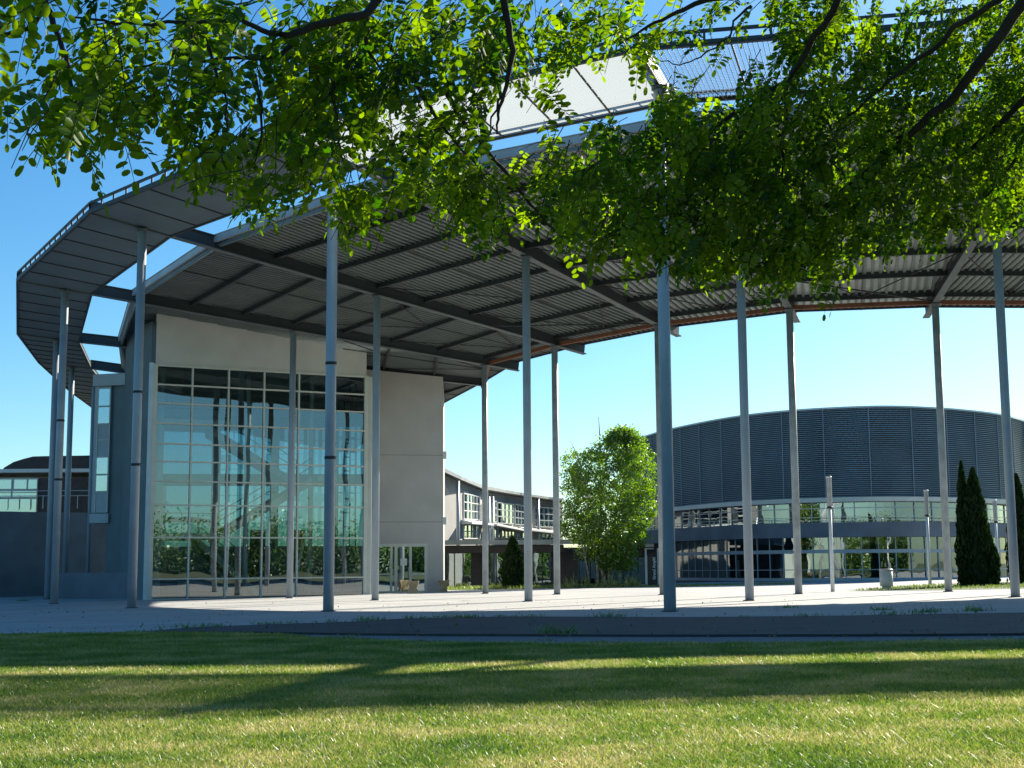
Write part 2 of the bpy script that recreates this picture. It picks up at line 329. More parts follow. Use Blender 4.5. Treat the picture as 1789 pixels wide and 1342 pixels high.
for k in KS:
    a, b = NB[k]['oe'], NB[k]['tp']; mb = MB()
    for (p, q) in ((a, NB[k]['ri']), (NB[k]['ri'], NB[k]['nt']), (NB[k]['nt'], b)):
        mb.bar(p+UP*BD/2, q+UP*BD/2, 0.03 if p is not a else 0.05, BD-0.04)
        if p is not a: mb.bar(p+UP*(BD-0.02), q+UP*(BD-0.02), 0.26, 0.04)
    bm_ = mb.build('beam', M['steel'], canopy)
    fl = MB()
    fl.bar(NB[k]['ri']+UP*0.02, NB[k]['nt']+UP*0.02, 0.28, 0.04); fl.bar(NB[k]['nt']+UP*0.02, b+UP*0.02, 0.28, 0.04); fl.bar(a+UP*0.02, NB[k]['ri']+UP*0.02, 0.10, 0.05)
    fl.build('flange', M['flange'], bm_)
# deck per bay: sheet, ribs, purlins, tie rods
TP = [1-0.1275*i for i in range(8)]
def lerp2(k, t, dz=0.0): return bt(k, t)+UP*dz
for k in KS[:-1]:
    def tipp(kk): return NB[kk]['tp']
    t0 = 0.105
    A0, A1 = lerp2(k, t0, BD+0.03), lerp2(k+1, t0, BD+0.03)
    B0, B1 = NB[k]['nt'].lerp(NB[k]['tp'], 0.92)+UP*(BD+0.0), NB[k+1]['nt'].lerp(NB[k+1]['tp'], 0.92)+UP*(BD+0.0)
    N0, N1 = NB[k]['nt']+UP*(BD+0.03), NB[k+1]['nt']+UP*(BD+0.03)
    mb = MB(); h = UP*0.05
    for (p, q, r_, s_) in ((A0, A1, N1, N0), (N0, N1, B1, B0)):
        mb.add([p, q, r_, s_, p+h, q+h, r_+h, s_+h], [(0, 1, 2, 3), (7, 6, 5, 4), (0, 4, 5, 1), (1, 5, 6, 2), (2, 6, 7, 3), (3, 7, 4, 0)])
    dk = mb.build('roof_deck', M['deck'], canopy)
    # ribs parallel to the bay axis, clipped to the bay
    mid_o, mid_i = (A0+A1)/2, (B0+B1)/2; ax = Vector((mid_i.x-mid_o.x, mid_i.y-mid_o.y)).normalized(); pr = Vector((-ax.y, ax.x))
    quad = [A0, A1, B1, B0]; mb = MB()
    def zat(x, y):  # height of the bay surface
        P = Vector((x, y)); best = None
        # inverse bilinear by few newton steps
        u, w = 0.5, 0.5
        for _ in range(6):
            p = (A0*(1-u)+A1*u)*(1-w)+(B0*(1-u)+B1*u)*w
            du = (A1-A0)*(1-w)+(B1-B0)*w; dw = (B0*(1-u)+B1*u)-(A0*(1-u)+A1*u)
            ex, ey = x-p.x, y-p.y; det = du.x*dw.y-du.y*dw.x
            u += (ex*dw.y-ey*dw.x)/det; w += (du.x*ey-du.y*ex)/det
        return ((A0*(1-u)+A1*u)*(1-w)+(B0*(1-u)+B1*u)*w).z
    c0 = Vector((mid_o.x, mid_o.y)); offs = [(Vector((p.x, p.y))-c0).dot(pr) for p in quad]
    o = min(offs)+0.1
    while o < max(offs)-0.05:
        hits = []
        for i in range(4):
            p, q = Vector(quad[i].xy), Vector(quad[(i+1) % 4].xy); a_, b_ = (p-c0).dot(pr)-o, (q-c0).dot(pr)-o
            if a_*b_ < 0: hits.append(p.lerp(q, a_/(a_-b_)))
        if len(hits) == 2:
            p, q = hits; n = 4
            for i in range(n):
                a_ = p.lerp(q, i/n); b_ = p.lerp(q, (i+1)/n)
                mb.bar((a_.x, a_.y, zat(a_.x, a_.y)-0.035), (b_.x, b_.y, zat(b_.x, b_.y)-0.035), 0.11, 0.07)
        o += 0.30
    tag(mb.build('deck_ribs', M['rib'], dk))
    for i, t in enumerate(TP):
        if t < 0.12: continue
        if k == -1 and t < 0.66: continue
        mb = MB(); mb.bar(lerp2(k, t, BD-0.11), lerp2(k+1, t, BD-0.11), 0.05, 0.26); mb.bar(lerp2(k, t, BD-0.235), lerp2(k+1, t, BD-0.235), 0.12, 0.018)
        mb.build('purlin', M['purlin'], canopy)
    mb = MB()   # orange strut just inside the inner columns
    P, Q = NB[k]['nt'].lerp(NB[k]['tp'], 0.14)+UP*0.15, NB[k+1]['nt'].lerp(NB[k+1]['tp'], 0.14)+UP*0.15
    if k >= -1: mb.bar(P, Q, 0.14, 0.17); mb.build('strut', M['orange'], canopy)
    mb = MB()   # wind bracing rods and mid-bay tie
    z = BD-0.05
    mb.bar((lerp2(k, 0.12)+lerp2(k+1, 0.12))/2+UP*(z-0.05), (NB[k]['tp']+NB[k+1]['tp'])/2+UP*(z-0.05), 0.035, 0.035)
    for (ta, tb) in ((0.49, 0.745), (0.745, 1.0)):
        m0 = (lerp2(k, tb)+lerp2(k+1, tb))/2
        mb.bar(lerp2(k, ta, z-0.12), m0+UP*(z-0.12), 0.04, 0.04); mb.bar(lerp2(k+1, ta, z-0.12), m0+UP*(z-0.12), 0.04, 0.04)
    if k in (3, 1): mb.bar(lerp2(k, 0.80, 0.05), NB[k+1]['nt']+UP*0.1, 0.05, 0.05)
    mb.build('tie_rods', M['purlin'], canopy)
    # gutter along the outer edge of the roof, edge angle on the inner side
    G0, G1 = lerp2(k, 0.097, 0.42), lerp2(k+1, 0.097, 0.42)
    g = MB(); g.bar(G0, G1, 0.14, 0.26); g.bar(G0+UP*0.15, G1+UP*0.15, 0.20, 0.03); gu = g.build('gutter', M['gut'], canopy)
    g = MB(); G2, G3 = lerp2(k, 0.103, 0.20), lerp2(k+1, 0.103, 0.20); g.tube([G2, G3], 0.085, 10); g.build('gutter_pipe', M['pipe'], gu, True)
    g = MB(); g.bar(B0-UP*0.06, B1-UP*0.06, 0.05, 0.17); g.build('eaves_angle', M['steel'], canopy)
    # outer ring: panel sheets on the underside with seams and edge rails
    oe0, oe1, r0, r1 = NB[k]['oe'], NB[k+1]['oe'], NB[k]['ri'], NB[k+1]['ri']
    g = MB(); c = [oe0+UP*0.06, oe1+UP*0.06, r1+UP*0.06, r0+UP*0.06]
    L1 = (oe1-oe0).length; L2 = (r0-oe0).length
    if k == 2: mm = M['meshA']  # pale translucent version of the ring sheet, sunlit glow put into the material
    elif k in (3, 4): mm = M['meshB']
    else: mm = M['ringp']
    g.add(c, [(0, 1, 2, 3)]); g.uv = [(0, 0), (L1, 0), (L1*(r1-r0).length/L1, L2), (0, L2)]
    if k >= 3:   # expanded sheet: tilted strands that stop the sun but let the sky through from below
        g = MB(); inw = ((r0+r1)/2-(oe0+oe1)/2); wv = Vector((inw.x, inw.y, 0)).normalized(); n_ = 34
        sl = wv*math.cos(R(22.5))*0.125+UP*math.sin(R(22.5))*0.125
        for i in range(n_):
            f = (i+0.5)/n_; a_, b_ = oe0.lerp(r0, f)+UP*0.12, oe1.lerp(r1, f)+UP*0.12
            g.add([a_-sl, b_-sl, b_+sl, a_+sl], [(0, 1, 2, 3)])
        nw = int(L1/0.13)
        for i in range(nw):
            f = (i+0.5)/nw; g.bar(oe0.lerp(oe1, f)+UP*0.075, r0.lerp(r1, f)+UP*0.075, 0.018, 0.012)
        mm = M['strand']
    rp = g.build('ring_panel', mm, canopy)
    ns = 6 if k < 2 else (6 if k == 2 else 5)
    for i in range(1, ns):
        f = i/ns; g = MB(); g.bar(oe0.lerp(oe1, f)+UP*0.05, r0.lerp(r1, f)+UP*0.05, 0.05, 0.05)
        g.build('panel_seam', M['purlin'], rp)
    g = MB()
    g.bar(oe0+UP*0.09, oe1+UP*0.09, 0.10, 0.16); g.bar(oe0+UP*0.42, oe1+UP*0.42, 0.07, 0.09)
    n = 14
    for i in range(n+1):
        p = oe0.lerp(oe1, i/n); g.bar(p+UP*0.09, p+UP*0.42, 0.06, 0.06, up=(1, 0, 0))
    g.build('outer_rail', M['steel'], canopy)
    g = MB()
    g.bar(r0+UP*0.08, r1+UP*0.08, 0.09, 0.13); g.bar(r0+UP*0.30, r1+UP*0.30, 0.06, 0.07)
    for i in range(n+1):
        p = r0.lerp(r1, i/n); g.bar(p+UP*0.08, p+UP*0.30, 0.05, 0.05, up=(1, 0, 0))
    g.build('inner_rail', M['steel'], canopy)
def column(k, kd, rad, z0=None, bands=()):
    P = NB[k][kd]; z0 = gh(P.x)-0.05 if z0 is None else z0; mb = MB()
    mb.tube([(P.x, P.y, z0), (P.x, P.y, P.z-0.08)], rad, 28)
    o = mb.build('column', M['colw'] if kd == 'nt' else M['col'], canopy, True)
    cp = MB(); cp.tube([(P.x, P.y, P.z-0.09), (P.x, P.y, P.z+0.0)], rad+0.05, 20); cp.box(P.x-0.2, P.x+0.2, P.y-0.2, P.y+0.2, P.z-0.03, P.z-0.001)
    cp.build('column_head', M['flange'], o, True)
    bp = MB(); bp.tube([(P.x, P.y, gh(P.x)-0.03), (P.x, P.y, gh(P.x)+0.025)], rad+0.07, 24)
    if z0 < 0.9: bp.build('base_plate', M['steel'], o, True)
    for py in bands:
        zz = HC+(ray(894, py).z-0)*0; 
        d = ray(*[proj(P)[0], py]); zz = HC+d.z/d.y*P.y
        b = MB(); b.tube([(P.x, P.y, zz-0.045), (P.x, P.y, zz+0.045)], rad+0.012, 28); b.build('strap', M['dark'], o, True)
    return o
bands = {(0, 'ck'): (735, 838), (1, 'ck'): (685, 812), (2, 'ck'): (635, 800)}
for k in KS:
    for kd, rad in (('ck', 0.165), ('mt', 0.148), ('nt', 0.145)):
        if k <= -2 and kd != 'ck': continue
        if k == -1 and kd == 'mt': continue
        column(k, kd, rad, 1.1 if (k <= -2) else None, bands.get((k, kd), ()))

# ================================================================== STAIR HALL (glazed building under the canopy)
FL = at(262, 1000, 67.0); FR = at(637, 1000, 71.7); FL = Vector((FL.x, FL.y)); FR = Vector((FR.x, FR.y))
hall = thing('stair_hall', (-12.5, 74, gh(-12.5)), 'tall beige and grey hall with a full height gridded glass front under the canopy', 'building')
rows_y = [658.4, 690, 720.6, 753.4, 786.5, 815.6, 848, 887, 940.4, 1008.6, 1037]
def zat_px(py, u, Y): d = ray(u, py); return HC+d.z/d.y*Y
rows = [zat_px(y, 637, 71.7) for y in rows_y]; ztop = rows[0]; zb = gh(-17)-0.05
fd = (FR-FL).normalized(); fn = Vector((fd.y, -fd.x))    # towards the camera
def fp(f, off=0.0): p = FL.lerp(FR, f)+fn*off; return p
# deck height above a plan point near beams 0/-1
def deckz(x, y):
    a, b = NB[-1], NB[0]; bestd = 1e9; z = 12
    for i in range(0, 41):
        t = i/40
        for j in range(0, 21):
            w = j/20; p = bt(-1, t).lerp(bt(0, t), w); d = (p.x-x)**2+(p.y-y)**2
            if d < bestd: bestd = d; z = p.z
    return z
# fascia above the glass
mb = MB(); n = 10
for i in range(n):
    p, q = fp(i/n, 0.06), fp((i+1)/n, 0.06); z1, z2 = deckz(*p)+BD+0.14, deckz(*q)+BD+0.14
    mb.wall(p, q, 0.25, ztop+0.06, z1, ztop+0.06, z2)
mb.build('fascia', M['white'], hall)
gf = MB(); a, b = fp(0.004, 0), fp(0.996, 0)
gl = MB(); gl.add([(a.x, a.y, zb), (b.x, b.y, zb), (b.x, b.y, ztop), (a.x, a.y, ztop)], [(0, 1, 2, 3)]); curtain = gl.build('glass_front', M['glass'], hall)
mu = MB()
for i in range(7):
    p = fp(i/6, 0.03); w = 0.075
    if i in (0, 6): w = 0.2
    mu.bar((p.x, p.y, zb), (p.x, p.y, ztop+0.05), w, 0.16, up=(fn.x, fn.y, 0))
mu.build('mullions', M['frame'], curtain)
tr = MB()
for r_ in rows[:-1]+[zb+0.06]:
    p, q = fp(0, 0.035), fp(1, 0.035); tr.bar((p.x, p.y, r_), (q.x, q.y, r_), 0.12, 0.07 if r_ != ztop else 0.11)
tr.build('transoms', M['frame'], curtain)
# beige wall in the line of beam -1, with the entrance opening
W0 = at(640, 1000, 75.9); W1 = at(774, 1000, 76.6); W0 = Vector((W0.x, W0.y)); W1 = Vector((W1.x, W1.y))
d0 = at(645, 1000, 76).x; d1 = at(747, 1000, 76.5).x
def wy(x): return W0.y+(W1.y-W0.y)*(x-W0.x)/(W1.x-W0.x)
ztW0, ztW1 = zat_px(655, 640, 75.9)+0.3, zat_px(668, 774, 76.6)+0.3
zd = zat_px(950, 700, 76.2)
def wz(x): return ztW0+(ztW1-ztW0)*(x-W0.x)/(W1.x-W0.x)
mb = MB(); P = lambda x: (x, wy(x))
mb.wall(P(W0.x-0.1), P(d0), 0.3, -0.2, wz(W0.x), -0.2, wz(d0))
mb.wall(P(d0), P(d1), 0.3, zd, wz(d0), zd, wz(d1)); mb.wall(P(d1), P(W1.x), 0.3, -0.2, wz(d1), -0.2, wz(W1.x))
# side return on the right and back of the hall
mb.wall((W1.x, W1.y+0.3), (W1.x-0.4, W1.y+10), 0.3, -0.2, wz(W1.x))
mb.build('beige_wall', M['beige'], hall)
for zz in (zat_px(795, 770, 76.5), zat_px(910, 770, 76.5)): g = MB(); g.box(W1.x-0.02, W1.x+0.2, W1.y-0.05, W1.y+0.25, zz-0.2, zz+0.2); g.build('wall_lamp', M['whitep'], hall)
# short return between glass front and beige wall, and the left flank
mb = MB(); r0_ = fp(1, 0.06); mb.wall((W0.x+0.05, W0.y+0.3), (r0_.x+0.1, r0_.y+0.05), 0.2, -0.2, ztop); mb.build('corner_wall', M['frame'], hall)
LB = at(208, 1000, 74.6); LC = at(183, 1000, 75.2); CL = fp(0, 0.06)
mb = MB()
c0 = Vector((CL.x-0.02, CL.y+0.05)); c1 = Vector((c0.x-0.35, c0.y+0.5))
zL = 13.4
mb.wall((LB.x, LB.y), (c1.x, c1.y), 0.3, -0.4, zat_px(596, 208, 74.6)+0.4, -0.4, zL)
mb.wall((LC.x, LC.y), (LB.x, LB.y), 0.3, -0.4, zat_px(674, 190, 75)+0.02, -0.4, zat_px(674, 205, 75)+0.02)
mb.build('grey_wall', M['greyw'], hall)
mb = MB(); mb.wall((c1.x, c1.y), (c0.x, c0.y), 0.1, -0.3, 13.3); mb.build('shaded_return', M['dark'], hall)  # corner return; its shade is put into the dark colour
mb = MB(); mb.box(c0.x-0.28, c0.x-0.06, c0.y-0.12, c0.y+0.1, -0.2, ztop+0.1); mb.build('corner_post', M['alu'], hall)
# oriel window box on the left flank
O0 = at(160, 1000, 75.6); O1 = at(185, 1000, 75.0)
zc0, zc1, zo0, zo1 = zat_px(676, 170, 75.2), zat_px(655, 170, 75.2), zat_px(914, 170, 75.2), zat_px(678, 170, 75.2)
LBx = LB.x+0.05
mb = MB(); mb.wall((O0.x-0.1, 75.0), (LBx, 74.45), 1.6, zc0, zc1-0.0); mb.build('oriel_cap', M['panel'], hall, bevel=0.02)
ori = MB(); ori.wall((O0.x+0.0, 75.15), (O1.x, 74.95), 1.3, zo0+0.55, zc0); orio = ori.build('oriel', M['panel'], hall)
mb = MB(); mb.wall((O0.x-0.06, 75.07), (O1.x+0.06, 74.87), 1.4, zo0, zo0+0.5); mb.build('oriel_ledge', M['panel'], hall)
def op(f, off=0.03): return (O0.x+(O1.x-O0.x)*f, 75.15-0.2*f-off)
for (pa, pb) in ((680, 709), (712, 740), (800, 828), (831, 858)):
    g = MB(); a, b = op(0.26), op(0.92); g.wall(a, b, 0.02, zat_px(pb, 172, 75.1), zat_px(pa, 172, 75.1)); w_ = g.build('window', M['glass2'], orio)
g = MB()
for py in (679, 710.5, 741, 769, 799, 829.5, 860): a, b = op(0.2, 0.035), op(0.98, 0.035); z_ = zat_px(py, 172, 75.1); g.wall(a, b, 0.035, z_-0.025, z_+0.025)
for f in (0.22, 0.96): a = op(f-0.03, 0.035); b = op(f+0.03, 0.035); g.wall(a, b, 0.035, zo0+0.55, zc0)
g.build('window_frame', M['frame'], orio)
mb = MB(); p = at(153, 1000, 75.3); mb.tube([(p.x, p.y, 1.1), (p.x, p.y, zc0)], 0.10, 14); mb.build('downpipe', M['col'], hall, True)
# entrance
ent = MB(); Zb = -0.1
def dx(px_): return at(px_, 1000, 76.3).x
fr = MB()
def fv(px_, w=0.12): x = dx(px_); fr.box(x-w/2, x+w/2, wy(x)+0.02, wy(x)+0.14, Zb, zd)
for px_, w in ((647, .14), (684, .12), (692, .16), (717, .14), (744, .16)): fv(px_, w)
a, b = dx(645), dx(747); fr.wall((a, wy(a)+0.015), (b, wy(b)+0.015), 0.12, zd-0.16, zd+0.02); fr.wall((a, wy(a)+0.015), (b, wy(b)+0.015), 0.12, Zb, Zb+0.12)
a, b = dx(720), dx(742); zz = zat_px(1003, 730, 76.3); fr.wall((a, wy(a)+0.018), (b, wy(b)+0.018), 0.08, zz-0.04, zz+0.04)
a, b = dx(650), dx(682); fr.wall((a, wy(a)+0.018), (b, wy(b)+0.018), 0.08, zz-0.04, zz+0.04)
entr = fr.build('entrance', M['frame'], hall)
g = MB(); a, b = dx(646), dx(746); g.wall((a, wy(a)+0.09), (b, wy(b)+0.09), 0.02, Zb, zd-0.1); g.build('glass_door', M['glass2'], entr)
g = MB(); a, b = dx(699.5), dx(711); g.wall((a, wy(a)+0.06), (b, wy(b)+0.06), 0.015, zat_px(988, 705, 76.3), zat_px(976, 705, 76.3)); g.build('notice', M['paper'], entr)
g = MB(); 
for px_ in (714.5, 719.5): x = dx(px_); g.tube([(x, wy(x)-0.04, 0.75), (x, wy(x)-0.04, 1.25)], 0.02, 8)
g.build('handle', M['alu'], entr)
# interior
back = Vector((-3.8, 86.0)); 
mb = MB(); mb.prism([(FL.x+0.1, FL.y+0.4), (FR.x, FR.y+0.3), (W0.x, W0.y+0.35), (W1.x-0.1, W1.y+0.35), (-4.3, 86), (-21.5, 86), (-20.9, 76)], -0.3, -0.10); mb.build('hall_floor', M['floor'], hall)
mb = MB(); mb.wall((-21.4, 82.5), (-4.2, 84.5), 0.3, -0.2, 2.6); mb.wall((-21.6, 84), (-21.0, 75.6), 0.2, -0.2, 12.2)
for f in (0, 0.2, 0.4, 0.6, 0.8, 0.97): x = -21.4+17.2*f; y = 82.5+2*f; mb.wall((x, y), (x+0.5, y+0.06), 0.3, 2.6, 12.4)
mb.wall((-21.4, 82.5), (-4.2, 84.5), 0.29, 6.2, 6.9); mb.wall((-21.4, 82.5), (-4.2, 84.5), 0.29, 10.4, 12.4); bw_ = mb.build('back_wall', M['inner'], hall)
mb = MB(); mb.wall((-21.4, 82.62), (-4.2, 84.62), 0.02, 2.6, 10.4); mb.build('added_back_glazing', M['added_backglass'], bw_)  # glazed openings added so sun enters from behind and lights the stairs
mb = MB(); mb.prism([(FL.x+0.1, FL.y+0.4), (FR.x, FR.y+0.3), (W0.x, W0.y+0.35), (-4.3, 77.2), (-4.3, 84), (-21, 82.4), (-20.9, 76)], ztop+0.15, ztop+0.35); mb.build('hall_ceiling', M['inner'], hall)
def ip(f, dep):   # interior point: along the front, depth behind it
    p = FL.lerp(FR, f)-fn*dep; return p
st = MB()
def slab(f0, f1, d0_, d1_, z0, z1):
    a, b, c, d = ip(f0, d0_), ip(f1, d0_), ip(f1, d1_), ip(f0, d1_); st.prism([a, b, c, d], z0, z1)
def flight(f0, f1, dn, df, z0, z1, n=14):
    if f0 > f1: f0, f1, z0, z1 = f1, f0, z1, z0
    a, b, c, d = ip(f0, dn), ip(f1, dn), ip(f1, df), ip(f0, df); st.prism([a, b, c, d], [z0-0.45, z1-0.45, z1-0.45, z0-0.45], [z0-0.04, z1-0.04, z1-0.04, z0-0.04])
Zrow = lambda py: zat_px(py, 450, 71.5)
slab(0.03, 0.33, 2.0, 5.5, 2.75, 3.05)          # first landing
flight(0.34, 0.80, 2.2, 3.9, 3.05, 6.0)
flight(0.62, 0.30, 4.2, 5.8, 0.0, 2.9)
slab(0.80, 0.99, 1.2, 6.0, 5.75, 6.05)
flight(0.78, 0.36, 4.4, 6.0, 6.05, 8.7)
slab(0.03, 0.40, 2.4, 6.0, 8.5, 8.8)
st.build('staircase', M['white'], hall)
hr = MB()
def rail(f0, z0, f1, z1, dep):
    p, q = ip(f0, dep), ip(f1, dep)
    for dz in (1.0, 0.55): hr.tube([(p.x, p.y, z0+dz), (q.x, q.y, z1+dz)], 0.025, 6)
    for i in range(5):
        f = i/4; r_ = p.lerp(q, f); z_ = z0+(z1-z0)*f; hr.tube([(r_.x, r_.y, z_), (r_.x, r_.y, z_+1.0)], 0.022, 6)
rail(0.34, 3.05, 0.80, 6.0, 2.25); rail(0.64, 0.0, 0.30, 2.9, 4.1); rail(0.03, 3.05, 0.33, 3.05, 2.25); rail(0.03, 8.8, 0.40, 8.8, 2.45); rail(0.78, 6.05, 0.36, 8.7, 4.3)
hr.build('handrail', M['dark'], hall)
for f, dep in ((0.05, 1.2), (0.47, 1.8), (0.68, 1.8), (0.80, 2.4)):
    p = ip(f, dep); ic = MB(); ic.tube([(p.x, p.y, -0.1), (p.x, p.y, ztop)], 0.13 if f > 0.1 else 0.2, 14); ic.build('interior_column', M['inner'], hall, True)
ic = MB(); p, q = ip(0.76, 2.2), ip(0.72, 2.4); ic.tube([(p.x, p.y, 2.6), (q.x, q.y, -0.1)], 0.09, 10)
ic.build('interior_column', M['inner'], hall, True)
rk = MB()   # dark vertical rack of ladders seen behind the right end of the glass
rx = [0.855, 0.885, 0.915, 0.945, 0.975]; rt = [Zrow(720), Zrow(705), Zrow(690), Zrow(672), Zrow(668)]
for i, f in enumerate(rx):
    p = ip(f, 0.7); rk.bar((p.x, p.y, -0.1), (p.x, p.y, rt[i]), 0.06, 0.06, up=(1, 0, 0))
    if i < 4:
        q = ip(rx[i+1], 0.7); z_ = 0.5+0.3*(i % 2)
        while z_ < rt[i]-0.2: rk.bar((p.x, p.y, z_), (q.x, q.y, z_), 0.05, 0.06); z_ += 0.72
rk.build('cable_rack', M['dark'], hall)
dd = MB()
for f0, f1 in ((0.64, 0.72), (0.86, 0.93)):
    a, b = ip(f0, 7.8), ip(f1, 7.8); dd.wall(a, b, -0.05, -0.1, 3.4)
a, b = ip(0.55, 7.6), ip(0.75, 7.6); dd.wall(a, b, -0.05, 8.9, 10.4)
dd.build('inner_door', M['brown'], hall)

for zz in (zat_px(795, 700, 76.2), zat_px(912, 700, 76.2)):   # shadow joints between render lifts
    g = MB(); g.wall((W0.x+0.02, wy(W0.x+0.02)-0.004), (W1.x-0.02, wy(W1.x-0.02)-0.004), 0.01, zz-0.012, zz+0.012); g.build('render_joint', M['greyw'], hall)
# planters flanking the entrance
def planter(px0, py0, py1, Y, label, w, prof):
    p = at(px0, py0, Y); zb_ = gh(p.x)-0.0; h = zat_px(py1, px0, Y)-zb_
    t = MB(); n = len(prof)
    vs = []; fs = []
    for (f, r_) in prof:
        for sx, sy in ((-1, -1), (1, -1), (1, 1), (-1, 1)): vs.append((p.x+sx*r_*w, Y+sy*r_*w, zb_+h*f))
    for i in range(n-1):
        for k in range(4): fs.append((i*4+k, i*4+(k+1) % 4, (i+1)*4+(k+1) % 4, (i+1)*4+k))
    fs += [(3, 2, 1, 0), tuple((n-1)*4+k for k in range(4))]
    t.add(vs, fs); o = t.build('planter', M['wood'], None, bevel=0.01); origin_to(o, (p.x, Y, zb_))
    tag(o, label, 'planter', 'timber planters beside the entrance doors')
planter(722, 1040, 1015, 73.6, 'sand coloured pinched timber planter left of the glass entrance doors', 0.30, [(0, .98), (.45, .62), (1, 1.0), (1.001, .92), (.93, .9)])
planter(775, 1036, 1014, 75.9, 'smaller sand coloured flared planter at the outer corner of the beige wall', 0.28, [(0, .72), (.5, .66), (1, 1.15), (1.001, 1.05), (.93, 1.0)])

# low wall in front of the hall's left flank, tall retaining wall behind it
mb = MB(); a = gx(100, 75.5); b = gx(235, 71.5); mb.wall((a.x-0.5, a.y), (b.x+0.7, b.y), 0.35, gh(a.x)-0.1, 1.12); mb.prism([(a.x-0.5, a.y+0.2), (b.x+0.5, b.y+0.3), (b.x+1, b.y+5), (-24, 86.5), (a.x-3.1, 86.5)], -0.6, 1.05)
o = mb.build('low_wall', M['conc'], None, bevel=0.015); origin_to(o, (a.x, a.y, gh(a.x))); tag(o, 'low grey concrete wall with raised terrace at the foot of the left columns', 'wall')
mb = MB(); a = gx(-260, 80); b = gx(106, 87.0); c = gx(250, 88.5); zt = zat_px(893, 20, 84.5)
mb.wall((a.x, a.y), (b.x, b.y), 0.4, gh(a.x)-0.1, zt); mb.wall((b.x, b.y), (c.x, c.y), 0.4, gh(b.x)-0.1, zt); mb.box(a.x-2, b.x+8, 87.5, 95, zt-0.4, zt-0.3)
o = mb.build('retaining_wall', M['conc'], None); origin_to(o, (a.x, a.y, gh(a.x))); tag(o, 'tall blue grey concrete retaining wall at the far left edge', 'wall')

# house behind, far left
YH = 104.0
hb = thing('annex_building', (at(60, 1000, YH).x, YH, 2.0), 'low far building with dark curved metal roof and band of windows above the retaining wall', 'building')
def hz(py, Y=YH): return zat_px(py, 60, Y)
def hx(px_, Y=YH): return at(px_, 1000, Y).x
mb = MB(); x0, x1 = hx(-260), hx(240)
mb.box(x0, hx(60), YH, YH+8, 2.0, hz(835)); mb.build('glazed_wall', M['inner'], hb)
mb = MB(); mb.box(hx(60)+0.01, x1, YH+0.1, YH+8, 2.0, hz(835)); mb.build('dark_wall', M['cladd'], hb)
mb = MB(); mb.box(x0-0.5, x1, YH-0.5, YH+8, hz(826), hz(820)); mb.build('eaves', M['whitep'], hb)
mb = MB(); n = 14; prof = []
for i in range(n+1):
    f = i/n; u = 2+(240-2)*f; yy = 818-20*min(1, (f/0.22))**0.6 if f < 0.22 else 798-2*(f-0.22); prof.append((hx(u), hz(yy)))
vs = [(x, YH-0.4, z) for x, z in prof]+[(x, YH+8, z) for x, z in prof]+[(x, YH-0.4, hz(820)+0.003) for x, z in prof]
fs = [(i, i+1, n+2+i, n+1+i) for i in range(n)]+[(2*(n+1)+i, 2*(n+1)+i+1, i+1, i) for i in range(n)]
mb.add(vs, fs); mb.build('curved_roof', M['cladd'], hb)
for (u0, u1, v0, v1, m_) in ((-12, 14, 838, 854, 'glass2'), (19, 41, 838, 854, 'glass2'), (44, 59, 838, 854, 'glass2'), (-12, 14, 857, 868, 'glass2'), (17, 59, 857, 868, 'glass2'), (-12, 59, 872, 896, 'glass2')):
    f = MB(); x0_, x1_, z0_, z1_ = hx(u0), hx(u1), hz(v1), hz(v0); f.box(x0_-0.05, x1_+0.05, YH-0.05, YH-0.003, z0_-0.05, z1_+0.05); w_ = f.build('window', M['frame'], hb)
    g = MB(); g.box(x0_, x1_, YH-0.07, YH-0.052, z0_, z1_); g.build('pane', M['glass2'], w_)
mb = MB()
for zz in (hz(868), hz(871)+0.5): mb.tube([(hx(-60), YH-1.2, zz), (hx(200), YH-1.2, zz)], 0.03, 6)
for i in range(14): x = hx(-60+i*20); mb.tube([(x, YH-1.2, hz(890)), (x, YH-1.2, hz(868))], 0.03, 6)
mb.build('terrace_railing', M['alu'], hb)

# ================================================================== LECTURE HALL DRUM
DP = [(11.4, 113.5), (13.6, 106.2), (16.5, 99.9), (19.6, 96.5), (22.9, 94.8), (25.8, 94.4), (29.3, 95.6), (32.2, 97.4), (35.0, 99.8), (37.6, 103.2), (42, 109.8), (45, 119), (43, 131), (34, 140), (21, 141), (12.5, 134), (10.0, 124)]
def catmull(P, n):
    out = []; m = len(P)
    for i in range(m):
        p0, p1, p2, p3 = [Vector(P[(i+j-1) % m]) for j in range(4)]
        for k in range(n):
            t = k/n; out.append(0.5*((2*p1)+(-p0+p2)*t+(2*p0-5*p1+4*p2-p3)*t*t+(-p0+3*p1-3*p2+p3)*t**3))
    return out
loop = catmull(DP, 5); NL = len(loop)
cen = sum(loop, Vector((0, 0)))/NL
def offs(lp, d):
    out = []; m = len(lp)
    for i in range(m):
        t = (lp[(i+1) % m]-lp[i-1]).normalized(); nn = Vector((t.y, -t.x))
        if nn.dot(lp[i]-cen) < 0: nn = -nn
        out.append(lp[i]+nn*d)
    return out
drum = thing('lecture_hall', (cen.x, cen.y, gh(cen.x)), 'big rounded lecture hall clad in dark blue grey louvres above two glazed storeys', 'building')
YN = 94.6
zlt = zat_px(712, 1553, YN); zlb = zat_px(868, 1553, YN); zrim0 = zat_px(876, 1553, YN); zt1 = zat_px(912, 1553, YN); zt0 = zat_px(938, 1553, YN)
def ring_band(mb, lp, z0, z1, closed=True):
    m = len(lp); vs = [(p.x, p.y, z0) for p in lp]+[(p.x, p.y, z1) for p in lp]
    mb.add(vs, [(i, (i+1) % m, m+(i+1) % m, m+i) for i in range(m if closed else m-1)])
